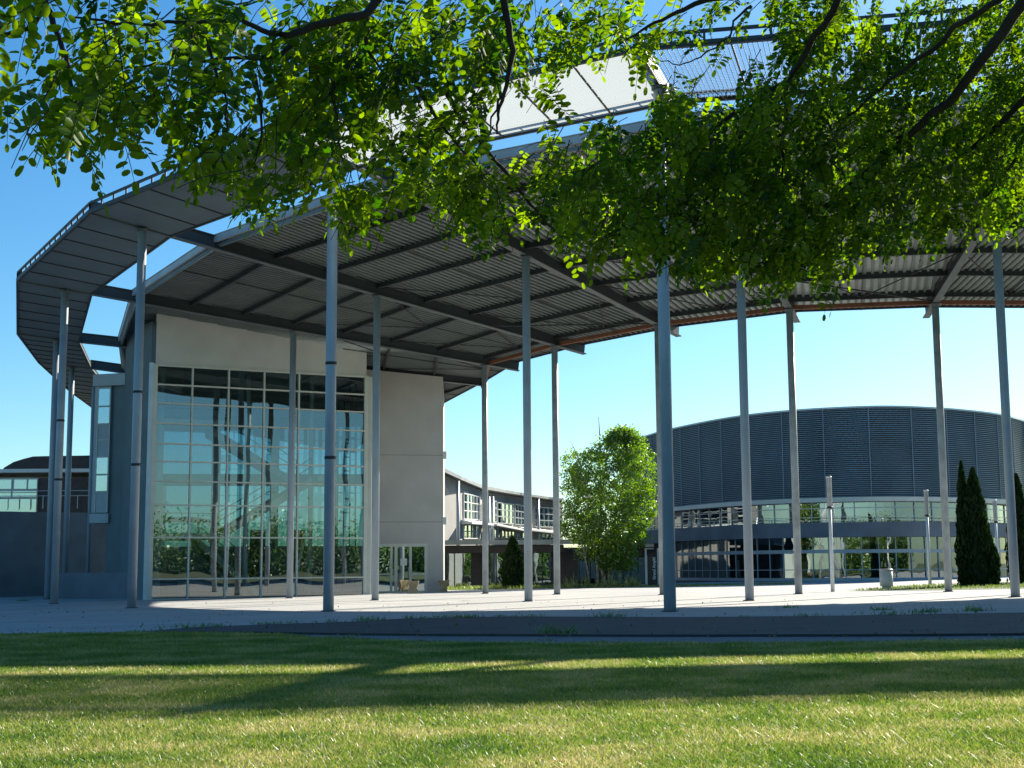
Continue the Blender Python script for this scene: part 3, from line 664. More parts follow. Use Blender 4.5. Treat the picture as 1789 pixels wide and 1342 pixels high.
def ring_flat(mb, la, lb, z):
    m = len(la); mb.add([(p.x, p.y, z) for p in la]+[(p.x, p.y, z) for p in lb], [(i, (i+1) % m, m+(i+1) % m, m+i) for i in range(m)])
mb = MB(); ring_band(mb, offs(loop, -0.14), zlb, zlt); mb.build('drum_wall', M['louvb'], drum)
mb = MB(); n = 44; lo = offs(loop, 0.0); li = offs(loop, -0.12)
for i in range(n):
    z = zlb+(zlt-zlb)*(i+0.5)/n
    m = len(lo); vs = [(p.x, p.y, z-0.035) for p in lo]+[(p.x, p.y, z+0.004) for p in lo]+[(p.x, p.y, z+0.045) for p in li]+[(p.x, p.y, z+0.008) for p in li]
    mb.add(vs, [f for k in range(m) for f in ((k, (k+1) % m, m+(k+1) % m, m+k), (m+k, m+(k+1) % m, 2*m+(k+1) % m, 2*m+k), (k, 3*m+k, 3*m+(k+1) % m, (k+1) % m))])
mb.build('louvres', M['louvre'], drum)
mb = MB(); arc = [0.0]
for i in range(NL): arc.append(arc[-1]+(loop[(i+1) % NL]-loop[i]).length)
def along(lp, s):
    for i in range(NL):
        if arc[i+1] >= s: f = (s-arc[i])/(arc[i+1]-arc[i]); return lp[i].lerp(lp[(i+1) % NL], f)
    return lp[0]
lq = offs(loop, 0.03); s = 0.0; seamx = []
while s < arc[-1]:
    p = along(lq, s); mb.box(p.x-0.03, p.x+0.03, p.y-0.03, p.y+0.03, zlb, zlt+0.05); s += 3.05
mb.build('louvre_posts', M['louvre'], drum)
mb = MB(); l1 = offs(loop, 0.12); l2 = offs(loop, -0.3); ring_band(mb, l1, zlt-0.02, zlt+0.10); ring_flat(mb, l1, l2, zlt+0.10)
prev = l2; pz = zlt+0.10
for f, z in ((0.85, 0.35), (0.6, 0.8), (0.3, 1.1)):
    nx = [cen+(p-cen)*f for p in l2]; m = NL
    mb.add([(p.x, p.y, pz) for p in prev]+[(p.x, p.y, zlt+z) for p in nx], [(i, (i+1) % m, m+(i+1) % m, m+i) for i in range(m)]); prev = nx; pz = zlt+z
mb.add([(p.x, p.y, pz) for p in prev], [tuple(range(NL))]); mb.build('roof', M['alu'], drum)
mb = MB(); l1 = offs(loop, 0.25); l2 = offs(loop, -0.4); ring_band(mb, l1, zrim0, zlb-0.005); ring_flat(mb, l1, l2, zrim0); ring_flat(mb, l1, l2, zlb-0.005); mb.build('cornice', M['frame'], drum)
lg = offs(loop, -0.5); mb = MB(); ring_band(mb, lg, zt1, zrim0); upg = mb.build('upper_glazing', M['glass3'], drum)
mb = MB(); s = 0.4
lgo = offs(loop, -0.46)
while s < arc[-1]:
    p = along(lgo, s); mb.box(p.x-0.03, p.x+0.03, p.y-0.03, p.y+0.03, zt1, zrim0); s += 1.52
ring_band(mb, lgo, zrim0-0.42, zrim0-0.36)
mb.build('mullions', M['alu'], upg)
mb = MB(); lc = offs(loop, -3.0); ring_band(mb, lc, zt1, zrim0); ring_band(mb, lc, -0.2, zt0); mb.build('core_wall', M['cladd'], drum)
mb = MB(); lb = offs(loop, 1.1); ring_band(mb, lb, zt0, zt1-0.02); ring_flat(mb, lb, lc, zt0); ring_flat(mb, lb, lc, zt1-0.02); mb.build('terrace_band', M['conc'], drum)
mb = MB(); lr = offs(loop, 1.0)
for zz in (zt1+0.12, zt1+0.34):
    for i in range(NL): p, q = lr[i], lr[(i+1) % NL]; mb.bar((p.x, p.y, zz), (q.x, q.y, zz), 0.035, 0.035)
s = 0.2
while s < arc[-1]:
    p = along(lr, s); mb.box(p.x-0.02, p.x+0.02, p.y-0.02, p.y+0.02, zt1-0.02, zt1+0.36); s += 1.75
mb.build('terrace_railing', M['frame'], drum)
lw = offs(loop, 0.35); mb = MB(); ring_band(mb, lw, gh(25)-0.1, zt0); gg = mb.build('ground_glazing', M['glass3'], drum)
zt_ = zat_px(963, 1553, YN)
mb = MB(); lwo = offs(loop, 0.40); s = 0.3
while s < arc[-1]:
    p = along(lwo, s); mb.box(p.x-0.028, p.x+0.028, p.y-0.028, p.y+0.028, 0.1, zt0); s += 1.06
lwp = offs(loop, 0.43); ring_band(mb, lwp, zt_-0.11, zt_+0.13); ring_band(mb, lwp, 0.05, 0.42); ring_band(mb, lwp, zt_-1.25, zt_-1.20)
mb.build('mullions', M['panel'], gg)
mb = MB(); random.seed(3)   # furniture and blinds just visible inside the ground floor
lin = offs(loop, -1.2)
for i in range(26):
    s = 30+i*1.7 if False else random.uniform(0, arc[-1]); p = along(lin, s); w = random.uniform(0.25, 0.6); h = random.uniform(0.5, 1.4); mb.box(p.x-w, p.x+w, p.y-0.2, p.y+0.2, 0.25, 0.25+h)
mb.build('furniture', M['wood'], drum)
mb = MB(); ring_flat(mb, offs(loop, 1.3), lc, 0.22); ring_band(mb, offs(loop, 1.3), -0.1, 0.22); mb.build('plinth', M['conc'], drum)

# ================================================================== CURVED WING and ENTRANCE PAVILION (centre left)
def zc(py, Y, u=850): return zat_px(py, u, Y)
# plan of the wing front: runs away to the right, curving
WG = [(700, 100.0), (775, 103.0), (806, 106.0), (845, 112.0), (885, 118), (925, 123.0), (960, 127.0), (984, 129.0)]
wing = thing('curved_wing', (at(880, 1000, 118).x, 118, 0.0), 'two storey pale wing with a sweeping grey roof and gridded windows behind the entrance pavilion', 'building')
WP = [Vector((at(u, 1000, Y).x, Y)) for u, Y in WG]
topy = [806, 824, 838, 854, 861, 867, 872, 874]     # lower roof edge in the photo
rtop = [787, 817, 832, 848, 856, 863, 868, 871]
mb = MB(); sf = MB()
for i in range(len(WP)-1):
    Ya, Yb = WG[i][1], WG[i+1][1]; ua, ub = WG[i][0], WG[i+1][0]
    pa, pb = at(ua, 1000, Ya-2.0), at(ub, 1000, Yb-2.0)
    za, zb2 = zat_px(topy[i], ua, Ya-2), zat_px(topy[i+1], ub, Yb-2); zA, zB = zat_px(rtop[i], ua, Ya-2), zat_px(rtop[i+1], ub, Yb-2)
    qa, qb = Vector((WP[i].x, WP[i].y+9)), Vector((WP[i+1].x, WP[i+1].y+9))
    v = [(pa.x, pa.y, za), (pb.x, pb.y, zb2), (qb.x, qb.y, zb2-0.2), (qa.x, qa.y, za-0.2), (pa.x, pa.y, zA), (pb.x, pb.y, zB), (qb.x, qb.y, zB+0.3), (qa.x, qa.y, zA+0.3)]
    sf.add(v[:4], [(0, 1, 2, 3)]); mb.add(v, [(4, 5, 6, 7), (0, 1, 5, 4)])
mb.build('roof', M['roofm'], wing); sf.build('soffit', M['soff'], wing)
mb = MB()
for i in range(len(WP)-1):
    z1, z2 = zat_px(topy[i], WG[i][0], WG[i][1]-2)-0.1, zat_px(topy[i+1], WG[i+1][0], WG[i+1][1]-2)-0.1
    mb.wall(WP[i], WP[i+1], 0.4, 0.0, z1, 0.0, z2)
mb.build('wall', M['beige'], wing)
def wing_pt(u):
    for i in range(len(WG)-1):
        if WG[i][0] <= u <= WG[i+1][0]:
            f = (u-WG[i][0])/(WG[i+1][0]-WG[i][0]); Y = WG[i][1]+(WG[i+1][1]-WG[i][1])*f; p = WP[i].lerp(WP[i+1], f)
            d = (WP[i+1]-WP[i]).normalized(); return p, Y, Vector((d.y, -d.x))
def wing_window(u0, u1, v0a, v1a, v0b, v1b, nx, nz, fm='whitep'):
    p, Ya, nn = wing_pt(u0); q, Yb, nn = wing_pt(u1-0.01); p = p+nn*0.05; q = q+nn*0.05
    za0, za1, zb0, zb1 = zat_px(v1a, u0, Ya), zat_px(v0a, u0, Ya), zat_px(v1b, u1, Yb), zat_px(v0b, u1, Yb)
    fr = MB()
    for i in range(nx+1):
        f = i/nx; r_ = p.lerp(q, f); z0_ = za0+(zb0-za0)*f; z1_ = za1+(zb1-za1)*f; fr.bar((r_.x, r_.y, z0_), (r_.x, r_.y, z1_), 0.08, 0.10, up=(nn.x, nn.y, 0))
    for j in range(nz+1):
        f = j/nz; fr.bar((p.x, p.y, za0+(za1-za0)*f), (q.x, q.y, zb0+(zb1-zb0)*f), 0.10, 0.08)
    w_ = fr.build('window', M[fm], wing)
    g = MB(); a = p-nn*0.02; b = q-nn*0.02; g.add([(a.x, a.y, za0), (b.x, b.y, zb0), (b.x, b.y, zb1), (a.x, a.y, za1)], [(0, 1, 2, 3)]); g.build('pane', M['glass3'], w_)
wing_window(809, 837, 862, 907, 868, 908, 5, 3)
wing_window(809, 837, 916, 941, 917, 941, 4, 2)
wing_window(853, 866, 874, 912, 876, 912, 2, 3, 'alu'); wing_window(868, 896, 878, 914, 882, 915, 4, 3, 'alu'); wing_window(899, 915, 881, 916, 884, 917, 3, 3, 'alu')
wing_window(934, 966, 886, 920, 888, 921, 4, 3, 'alu')
wing_window(852, 867, 921, 941, 922, 941, 3, 1); wing_window(869, 899, 923, 941, 925, 941, 5, 1); wing_window(901, 917, 926, 941, 927, 941, 3, 1); wing_window(938, 968, 930, 944, 931, 944, 4, 1)
mb = MB()    # sunlit ledge between the storeys
for u0, u1, va, vb in ((806, 845, 910, 913), (850, 905, 913, 924), (905, 970, 922, 929)):
    p, Ya, nn = wing_pt(u0); q, Yb, _ = wing_pt(u1); za, zb2 = zat_px(va, u0, Ya), zat_px(vb, u1, Yb)
    a, b = p+nn*0.9, q+nn*0.9
    mb.add([(p.x, p.y, za+0.1), (q.x, q.y, zb2+0.1), (b.x, b.y, zb2-0.12), (a.x, a.y, za-0.12), (p.x, p.y, za-0.25), (q.x, q.y, zb2-0.25), (b.x, b.y, zb2-0.25), (a.x, a.y, za-0.25)], [(0, 3, 2, 1), (3, 7, 6, 2), (4, 5, 6, 7), (0, 4, 7, 3), (1, 2, 6, 5)])
mb.build('ledge', M['whitep'], wing)
mb = MB()
for u in (787, 841, 848, 930): p, Y, nn = wing_pt(u); mb.tube([(p.x+nn.x*0.6, p.y+nn.y*0.6, 0.0), (p.x+nn.x*0.6, p.y+nn.y*0.6, zat_px(838 if u < 800 else 868, u, Y))], 0.13, 10)
mb.build('downpipe', M['alu'], wing, True)
mb = MB(); p = at(781, 861, 98); mb.add([at(774, 842, 98), at(788, 862, 98), at(776, 866, 99.5), at(770, 850, 99.5)], [(0, 1, 2, 3)]); mb.build('small_canopy', M['alu'], wing)

YP = 93.0
pav = thing('entrance_pavilion', (at(900, 1000, YP).x, YP, 0.0), 'long low dark clad pavilion with thin flat metal roof behind the plaza', 'building')
def pz(py): return zat_px(py, 900, YP)
def pxx(u, Y=YP): return at(u, 1000, Y).x
mb = MB(); x0, x1 = pxx(700), pxx(1016)
mb.box(x0, x1, YP-1.6, YP+7, pz(948), pz(944)); mb.box(x0, x1-0.0, YP-1.62, YP-1.45, pz(952), pz(948)-0.004); mb.build('roof', M['roofm'], pav)
mb = MB(); mb.box(x0, x1-1.2, YP-1.3, YP+6, pz(966), pz(953)); mb.box(x0, pxx(778), YP, YP+0.3, 0, pz(966)-0.003)
for u0, u1 in ((824, 842),  (905, 931), (964, 1010)): mb.box(pxx(u0), pxx(u1), YP, YP+0.4, -0.1, pz(966)-0.003)
mb.build('dark_wall', M['cladd'], pav)
mb = MB(); mb.box(x0, x1-1, YP+6, YP+6.3, -0.1, pz(950)); mb.build('back_wall', M['brown'], pav)
mb = MB(); mb.box(x0, x1-1, YP-0.2, YP+6, -0.1, 0.02); mb.build('pavilion_floor', M['floor'], pav)
def pav_win(u0, u1, v0, v1, nx, zs, fm, gm='glass3'):
    x0_, x1_, z0_, z1_ = pxx(u0), pxx(u1), pz(v1), pz(v0); f = MB()
    for i in range(nx+1): x = x0_+(x1_-x0_)*i/nx; f.box(x-0.035, x+0.035, YP+0.02, YP+0.12, z0_, z1_)
    for v in [v1, v0]+list(zs): z = pz(v); f.box(x0_, x1_, YP+0.015, YP+0.125, z-0.035, z+0.035)
    w_ = f.build('window', M[fm], pav); g = MB(); g.box(x0_, x1_, YP+0.06, YP+0.075, z0_, z1_); g.build('pane', M[gm], w_)
pav_win(779, 824, 962, 1025, 3, (), 'dark'); pav_win(842, 905, 962, 1024, 5, (), 'dark', 'glass3'); pav_win(931, 964, 964, 1021, 2, (), 'dark')
# white gridded windows of the court seen through the pavilion
mb = MB()
for (u0, u1, v0, v1, n1, zz) in ((937, 964, 968, 1017, 4, (979, 995)), (798, 806, 965, 1020, 2, (985, 1001)), (1005, 1030, 975, 1015, 4, (995,)), (1040, 1052, 975, 1015, 2, (995,))):
    Yq = YP+5.7; z0_, z1_ = zat_px(v1, 900, Yq), zat_px(v0, 900, Yq); a, b = pxx(u0, Yq), pxx(u1, Yq)
    for i in range(n1+1): x = a+(b-a)*i/n1; mb.box(x-0.04, x+0.04, Yq, Yq+0.1, z0_, z1_)
    for z in [z0_, z1_]+[zat_px(v, 900, Yq) for v in zz]: mb.box(a, b, Yq-0.005, Yq+0.105, z-0.04, z+0.04)
mb.build('court_windows', M['whitep'], pav)
# lobby linking pavilion and lecture hall: dark soffit, green glass panels, white framed bay
YL = 96.0
lob = thing('link_lobby', (pxx(1085, YL), YL, 0.0), 'dark glazed link with green panels between the pavilion and the lecture hall', 'building')
def lx(u): return pxx(u, YL)
def lz(v): return zat_px(v, 1090, YL)
mb = MB(); mb.box(lx(1050), lx(1165), YL-0.8, YL+7, lz(950), lz(935)); mb.box(lx(1016), lx(1060), YL-1.2, YL+4, lz(950), lz(944)); mb.build('roof', M['conc'], lob)
mb = MB(); mb.box(lx(1058), lx(1165), YL+0.3, YL+6, 0, lz(950)-0.004); mb.build('core', M['cladd'], lob)
mb = MB(); mb.box(lx(985), lx(1075), YL+8, YL+8.3, 0, lz(953)); mb.build('court_wall', M['brown'], lob)
mb = MB()
for u0, u1 in ((1003, 1013), (1018, 1030), (1038, 1050)):
    a, b = lx(u0)*1.04, lx(u1)*1.04; mb.box(a, b, YL+7.9, YL+8, lz(1012), lz(978))
mb.build('court_window', M['whitep'], lob)
for u0, u1 in ((1062, 1075), (1077, 1088), (1090, 1101), (1103, 1114), (1116, 1127)):
    mb = MB(); mb.box(lx(u0), lx(u1), YL, YL+0.08, lz(1022), lz(974)); mb.build('green_panel', M['door'], lob)
mb = MB()
for u in (1076, 1089, 1102, 1115): mb.box(lx(u)-0.03, lx(u)+0.03, YL-0.01, YL+0.1, lz(1024), lz(972))
mb.box(lx(1060), lx(1165), YL-0.05, YL+0.1, lz(970.5), lz(968.5)); mb.box(lx(1060), lx(1128), YL-0.02, YL+0.1, lz(1024), lz(1019)); mb.build('mullions', M['purlin'], lob)
mb = MB()
for u in (1128.5, 1150): mb.box(lx(u)-0.06, lx(u)+0.06, YL-0.1, YL+0.1, 0.05, lz(958.5))
mb.box(lx(1127), lx(1143), YL-0.12, YL+0.05, lz(956), lz(948)); mb.box(lx(1127), lx(1143), YL-0.11, YL+0.05, lz(960), lz(958)); mb.build('bay_frame', M['whitep'], lob)

# ================================================================== SIGN
YS = 90.0
sg = thing('sign_pylon', (pxx(1139.5, YS), YS, 0.1), 'upright black sign with white lettering Grand Amphi standing before the lobby', 'sign')
sx0, sx1 = pxx(1131, YS), pxx(1148.5, YS); sz0, sz1 = zat_px(1026, 1140, YS), zat_px(971, 1140, YS)
mb = MB(); mb.box(sx0, sx1, YS-0.06, YS+0.06, sz0-0.1, sz1); sb = mb.build('sign_board', M['black'], sg)
mb = MB(); mb.box(sx0-0.06, sx0-0.003, YS-0.08, YS+0.08, sz0-0.1, sz1+0.02); mb.box(sx1+0.003, sx1+0.06, YS-0.08, YS+0.08, sz0-0.1, sz1+0.02); mb.build('sign_frame', M['whitep'], sg)
cu = bpy.data.curves.new('sign_text', 'FONT'); cu.body = 'Grand Amphi'; cu.size = 0.36; cu.extrude = 0.006; cu.offset = 0.014; cu.align_x = 'LEFT'
to = bpy.data.objects.new('sign_text_curve', cu); scene.collection.objects.link(to); bpy.context.view_layer.update()
me = bpy.data.meshes.new_from_object(to.evaluated_get(bpy.context.evaluated_depsgraph_get())); bpy.data.objects.remove(to)
co = np.array([v.co for v in me.vertices]); Ltxt = co[:, 0].max()-co[:, 0].min(); target = zat_px(974, 1140, YS)-zat_px(1013, 1140, YS); k_ = target/Ltxt
me.transform(Matrix.Translation((sx1-0.13, YS-0.065, zat_px(1013, 1140, YS))) @ Matrix.Rotation(math.pi/2, 4, 'X') @ Matrix.Rotation(math.pi/2, 4, 'Z') @ Matrix.Scale(k_, 4) @ Matrix.Translation((-co[:, 0].min(), 0, 0)))
me.transform(Matrix.Translation(-Vector(sg.location))); me.materials.clear(); me.materials.append(M['lettering'])
lt = bpy.data.objects.new('lettering', me); scene.collection.objects.link(lt); lt.parent = sb

# ================================================================== LAMPS, BIN
def lamp(u, vb, vt, vh, label, Y=None, r=0.085):
    p = gnd(u, vb) if Y is None else gx(u, Y); Y = p.y; zt = zat_px(vt, u, Y); zh = zat_px(vh, u, Y)
    t = thing('street_lamp', p, label, 'street lamp', 'slim white column lamps on the plaza')
    m1 = MB(); m1.tube([(p.x, p.y, p.z-0.02), (p.x, p.y, zh)], [r, r*0.78], 16); m1.build('pole', M['whitep'], t, True)
    m1 = MB(); m1.tube([(p.x, p.y, zh-0.04), (p.x, p.y, zh+0.05)], r*1.35, 18); m1.build('collar', M['dark'], t, True)
    m1 = MB(); zz = zh+0.06; pts = []; rr = []
    while zz < zt-0.06: pts += [(p.x, p.y, zz), (p.x, p.y, zz+0.05), (p.x, p.y, zz+0.051), (p.x, p.y, zz+0.085)]; rr += [r*1.35, r*1.35, r*1.1, r*1.1]; zz += 0.0852
    m1.tube(pts, rr, 18); m1.build('lamp_head', M['lampm'], t)
    m1 = MB(); m1.tube([(p.x, p.y, zt-0.08), (p.x, p.y, zt-0.02), (p.x, p.y, zt)], [r*1.5, r*1.5, r*1.1], 18); m1.build('cap', M['whitep'], t, True)
lamp(1455, 1034, 832, 887, 'slim white column lamp, the tallest looking one, left of the litter bin')
lamp(1624, 1026, 856, 901, 'slim white column lamp between the litter bin and a thick grey column', Y=70.5)
lamp(1744, 1018, 873, 912, 'slim white column lamp partly hidden behind the twin cypresses', Y=80.0)
p = gnd(1549, 1029); Y = p.y; zt = zat_px(994, 1549, Y); r = 0.29
t = thing('litter_bin', p, 'pale grey drum shaped litter bin on the grass edge of the plaza', 'litter bin')
m1 = MB(); m1.tube([(p.x, p.y, p.z+0.12), (p.x, p.y, p.z+0.14), (p.x, p.y, zt-0.08)], [r*0.9, r, r*1.0], 28); m1.build('body', M['bin'], t, True)
m1 = MB(); m1.tube([(p.x, p.y, p.z), (p.x, p.y, p.z+0.12)], r*0.7, 20); m1.build('foot', M['bin'], t, True)
m1 = MB(); m1.tube([(p.x, p.y, zt-0.08), (p.x, p.y, zt-0.03), (p.x, p.y, zt)], [r*1.06, r*1.06, r*0.9], 28); m1.build('rim', M['lampm'], t, True)
mb = MB(); p = at(1048, 790, 128); mb.tube([(p.x, 128, 0), (p.x, 128, zat_px(760, 1048, 128)), (p.x-0.05, 128, zat_px(728, 1047.5, 128))], [0.10, 0.05, 0.03], 8)
o = mb.build('antenna_mast', M['purlin'], None, True); origin_to(o, (p.x, 128, 0)); tag(o, 'thin antenna mast rising beyond the birch tree', 'mast')
# gliding bird before the birch
bp_ = at(1027, 868, 60); mb = MB()
mb.tube([bp_+Vector((-0.16, 0, -0.01)), bp_+Vector((-0.08, 0, 0)), bp_+Vector((0.05, 0, 0.01)), bp_+Vector((0.13, 0, 0.012)), bp_+Vector((0.17, 0, 0.0))], [0.008, 0.035, 0.042, 0.028, 0.006], 10)
bird = mb.build('bird', M['lampm'], None, True); origin_to(bird, bp_); tag(bird, 'small pale bird gliding with open wings in front of the birch crown', 'bird')
for sgn in (-1, 1):
    w = MB(); a = bp_; w.add([a+Vector((-0.05, 0, 0.02)), a+Vector((0.06, 0, 0.02)), a+Vector((0.10*0+0.02, sgn*0.28, 0.06)), a+Vector((-0.07, sgn*0.26, 0.05)), a+Vector((-0.14, sgn*0.5, 0.02)), a+Vector((0.3*sgn, sgn*0.2, 0.05))], [(0, 1, 2, 3), (3, 2, 4), (1, 5, 2)])
    w.build('wing', M['bark'], bird)
#@@VEG
# ================================================================== VEGETATION
def tones(n, lo=0.0, hi=1.0): return rng.uniform(lo, hi, n)
def inst_quads(C, size, stretch=1.0, nrm=None, spread=1.0, updir=None):
    """one small pointed leaf (a rhombus) at each centre, random facing"""
    n = len(C); a = rng.normal(size=(n, 3))
    if updir is not None: a = a*0.35+np.array(updir)
    a /= np.linalg.norm(a, axis=1)[:, None]
    b = rng.normal(size=(n, 3)); b -= (b*a).sum(1)[:, None]*a; b /= np.linalg.norm(b, axis=1)[:, None]
    s = (size*rng.uniform(0.6, 1.3, n))[:, None]
    V = np.stack([C-a*s*stretch, C-b*s*0.55, C+a*s*stretch, C+b*s*0.55], 1).reshape(-1, 3)
    return V, np.arange(4*n).reshape(-1, 4)
M['birchleaf'] = leaf_mat('birch_leaf', (0.070, 0.150, 0.012), (0.17, 0.26, 0.025), 0.5)
M['cypleaf'] = leaf_mat('cypress_leaf', (0.008, 0.022, 0.004), (0.020, 0.045, 0.008), 0.2, gloss=0.015)
M['robleaf'] = leaf_mat('robinia_leaf', (0.022, 0.068, 0.004), (0.140, 0.215, 0.008), 0.64, gloss=0.02)
M['woodleaf'] = leaf_mat('woodland_leaf', (0.06, 0.13, 0.02), (0.13, 0.22, 0.035), 0.3)
M['grassleaf'] = leaf_mat('weed_leaf', (0.08, 0.13, 0.02), (0.20, 0.24, 0.06), 0.35)

# ---- birch
YB = 86.0
bb = gx(1062, YB); birch = thing('birch_tree', bb, 'bright green birch with several pale trunks in front of the lobby', 'tree')
mb = MB()
tr_ = [((1045, 1026), (1043, 985), (1035, 930), (1020, 850), (1010, 795)), ((1057, 1027), (1051, 990), (1046, 960), (1050, 880), (1060, 800), (1075, 765)), ((1064, 1027), (1066, 985), (1070, 930), (1085, 860), (1100, 800)), ((1030, 1025), (1026, 990), (1015, 940), (1000, 890))]
rr_ = (0.085, 0.11, 0.12, 0.06)
limbs = []
for i, pts in enumerate(tr_):
    Yk = YB+(-0.5, 0.3, 0.8, -0.9)[i]; P = [at(u, v, Yk+0.1*j*(1 if i % 2 else -1)) for j, (u, v) in enumerate(pts)]; P[0].z = gh(P[0].x)-0.05
    mb.tube(P, [rr_[i]*(1-0.8*j/(len(P)-1)) for j in range(len(P))], 10); limbs.append(P)
random.seed(5)
for P in limbs:
    for _ in range(16):
        j = random.randint(1, len(P)-2); a = P[j].lerp(P[j+1], random.random()); d = Vector((random.uniform(-1, 1), random.uniform(-1, 1), random.uniform(0.2, 1.0))).normalized(); L = random.uniform(0.7, 1.8)
        mb.tube([a, a+d*L*0.5+Vector((0, 0, 0.1)), a+d*L], [0.03, 0.02, 0.008], 6, False)
mb.build('trunk', M['birch'], birch, True)
# crown outline as half widths in photo px at heights
prof = [(752, 1092, 8), (765, 1085, 32), (778, 1078, 52), (792, 1068, 72), (815, 1062, 82), (845, 1062, 84), (880, 1064, 84), (910, 1062, 82), (935, 1058, 76), (955, 1062, 64), (975, 1068, 46), (992, 1085, 22)]
def crownprof(v):
    for a, b in zip(prof[:-1], prof[1:]):
        if a[0] <= v <= b[0]: f = (v-a[0])/(b[0]-a[0]); return a[1]+(b[1]-a[1])*f, a[2]+(b[2]-a[2])*f
    return None
cl = []; k = YB/FOC
while len(cl) < 720:
    v = random.uniform(752, 992); c, w = crownprof(v); w = w*random.choice((1, 1, 1, 1.06, 0.9))
    th = random.uniform(0, 2*math.pi); r_ = math.sqrt(random.uniform(0.05, 1))
    x = math.cos(th)*r_*w; y = math.sin(th)*r_*w*0.9
    u = c+x
    if v < 800 and 1030 < u < 1062 and random.random() < 0.75: continue
    if v > 950 and random.random() < 0.35: continue
    p = at(u, v, YB+y*k); cl.append((p.x, p.y, p.z, random.uniform(0.22, 0.5)))
C = []
for (x, y, z, r_) in cl:
    n = 60; q = rng.normal(size=(n, 3))*r_*0.55; q[:, 2] *= 0.8; q[:, 2] -= 0.12*np.abs(q[:, 0]); C.append(q+np.array([x, y, z]))
C = np.concatenate(C); V, F = inst_quads(C, 0.085, 1.0)
quads_mesh('foliage', V, F, M['birchleaf'], birch, tones(len(F)))

# ---- cypresses and conical shrub
def conifer(name, u, vb, spires, Y, label, cat, n, leafs=0.09, ell=None, group=None):
    b = gx(u, Y); t = thing(name, b, label, cat, group); C = []; tk = MB()
    for (uc, vt, hw, vbulge) in spires:
        pc = gx(uc, Y); zt = zat_px(vt, uc, Y); z0 = pc.z; R0 = hw*Y/FOC; H = zt-z0
        tk.tube([(pc.x, Y, z0-0.05), (pc.x, Y, z0+H*0.7)], [0.09, 0.02], 8)
        f = rng.uniform(0, 1, n)**1.0
        rad = R0*np.where(f < vbulge, 0.86+0.14*f/max(vbulge, .01), np.clip((1-f)/(1-vbulge), 0, 1)**0.6)
        th = rng.uniform(0, 2*np.pi, n); lump = 1+0.13*np.sin(th*5+f*23)+0.07*np.sin(th*3-f*41)
        rr = rad*lump*rng.uniform(0.72, 1.03, n)
        C.append(np.stack([pc.x+np.cos(th)*rr, Y+np.sin(th)*rr, z0+0.05+f*H*0.985], 1))
        m = MB(); pts = []; ra = []
        for i in range(13): g = i/12; rd = R0*(0.84 if g < vbulge else max(0, (1-g)/(1-vbulge))**0.6*0.84); pts.append((pc.x, Y, z0+0.03+g*H*0.94)); ra.append(max(0.01, rd*0.86))
        m.tube(pts, ra, 14); core.append((m, t))
    C = np.concatenate(C); V, F = inst_quads(C, leafs, 1.5, updir=(0, 0, 1.2)); quads_mesh('foliage', V, F, M['cypleaf'], t, tones(len(F)))
    tk.build('trunk', M['bark'], t, True); return t
core = []
Yc = 67.5
conifer('cypress', 1688, 1024, [(1688, 806, 15, 0.25)], Yc+0.3, 'tall narrow dark cypress, left and taller of the joined pair beside the thick column', 'cypress', 5200, 0.075, group='cypresses by the lecture hall')
conifer('cypress', 1712, 1024, [(1708, 818, 26, 0.30), (1728, 935, 17, 0.5)], Yc, 'broader dark cypress, right and lower one of the joined pair', 'cypress', 6000, 0.08, group='cypresses by the lecture hall')
conifer('cypress', 1792, 1026, [(1784, 828, 22, 0.3)], 72.0, 'dark cypress cut by the right edge of the picture', 'cypress', 5200, 0.08, group='cypresses by the lecture hall')
conifer('conical_shrub', 896, 1026, [(896, 938, 22, 0.28)], 84.0, 'small dark egg shaped conifer before the pavilion windows', 'shrub', 5200, 0.06)
for m_, t_ in core: m_.build('inner_foliage', M['cypleaf'], t_, True)

# ---- planting strip and weeds
def strip(name, poly_px, label):
    pts = [gnd(u, v) for u, v in poly_px]; m = MB(); m.add([(p.x, p.y, p.z+0.006) for p in pts], [tuple(range(len(pts)))]); o = m.build(name, M['far']); tag(o, kind='structure'); return pts
V_ = []; F_ = []
def blades(C, h, w, lean=0.35):
    n = len(C); th = rng.uniform(0, 2*np.pi, n); d = np.stack([np.cos(th), np.sin(th), np.zeros(n)], 1)*w[:, None]*0.5
    l = rng.normal(size=(n, 3))*lean*h[:, None]; l[:, 2] = h
    V = np.stack([C-d, C+d, C+l*0.55+d*0.8, C+l], 1).reshape(-1, 3); return V, np.arange(4*n).reshape(-1, 4)
mb = MB(); mb.add([tuple(gx(u, Y)+Vector((0, 0, 0.006))) for u, Y in ((700, 84.5), (950, 81.5), (1190, 81), (1420, 88), (1190, 90), (1040, 92), (700, 92.5))], [tuple(range(7))]); tag(mb.build('grass_verge', M['far']), kind='structure')
mb = MB(); mb.add([tuple(gx(u, Y)+Vector((0, 0, 0.006))) for u, Y in ((1480, 60.2), (1640, 58.2), (1960, 59), (1960, 80), (1700, 76), (1560, 66))], [tuple(range(6))]); tag(mb.build('grass_island', M['far']), kind='structure')
pts = []
def scatter(us, Ys, n):
    for _ in range(n):
        u = random.uniform(*us); Y = random.uniform(*Ys); p = gx(u, Y); pts.append((p.x, p.y, p.z))
scatter((775, 1110), (82.0, 86), 2700)
C = np.array(pts); hg = rng.uniform(0.08, 0.28, len(C)); pts = []
scatter((1110, 1400), (81.5, 88), 2600); Cb = np.array(pts); C = np.concatenate([C, Cb]); hg = np.concatenate([hg, rng.uniform(0.03, 0.09, len(Cb))]); V, F = blades(C, hg, np.full(len(C), 0.05)); n1 = len(F)
pts = []
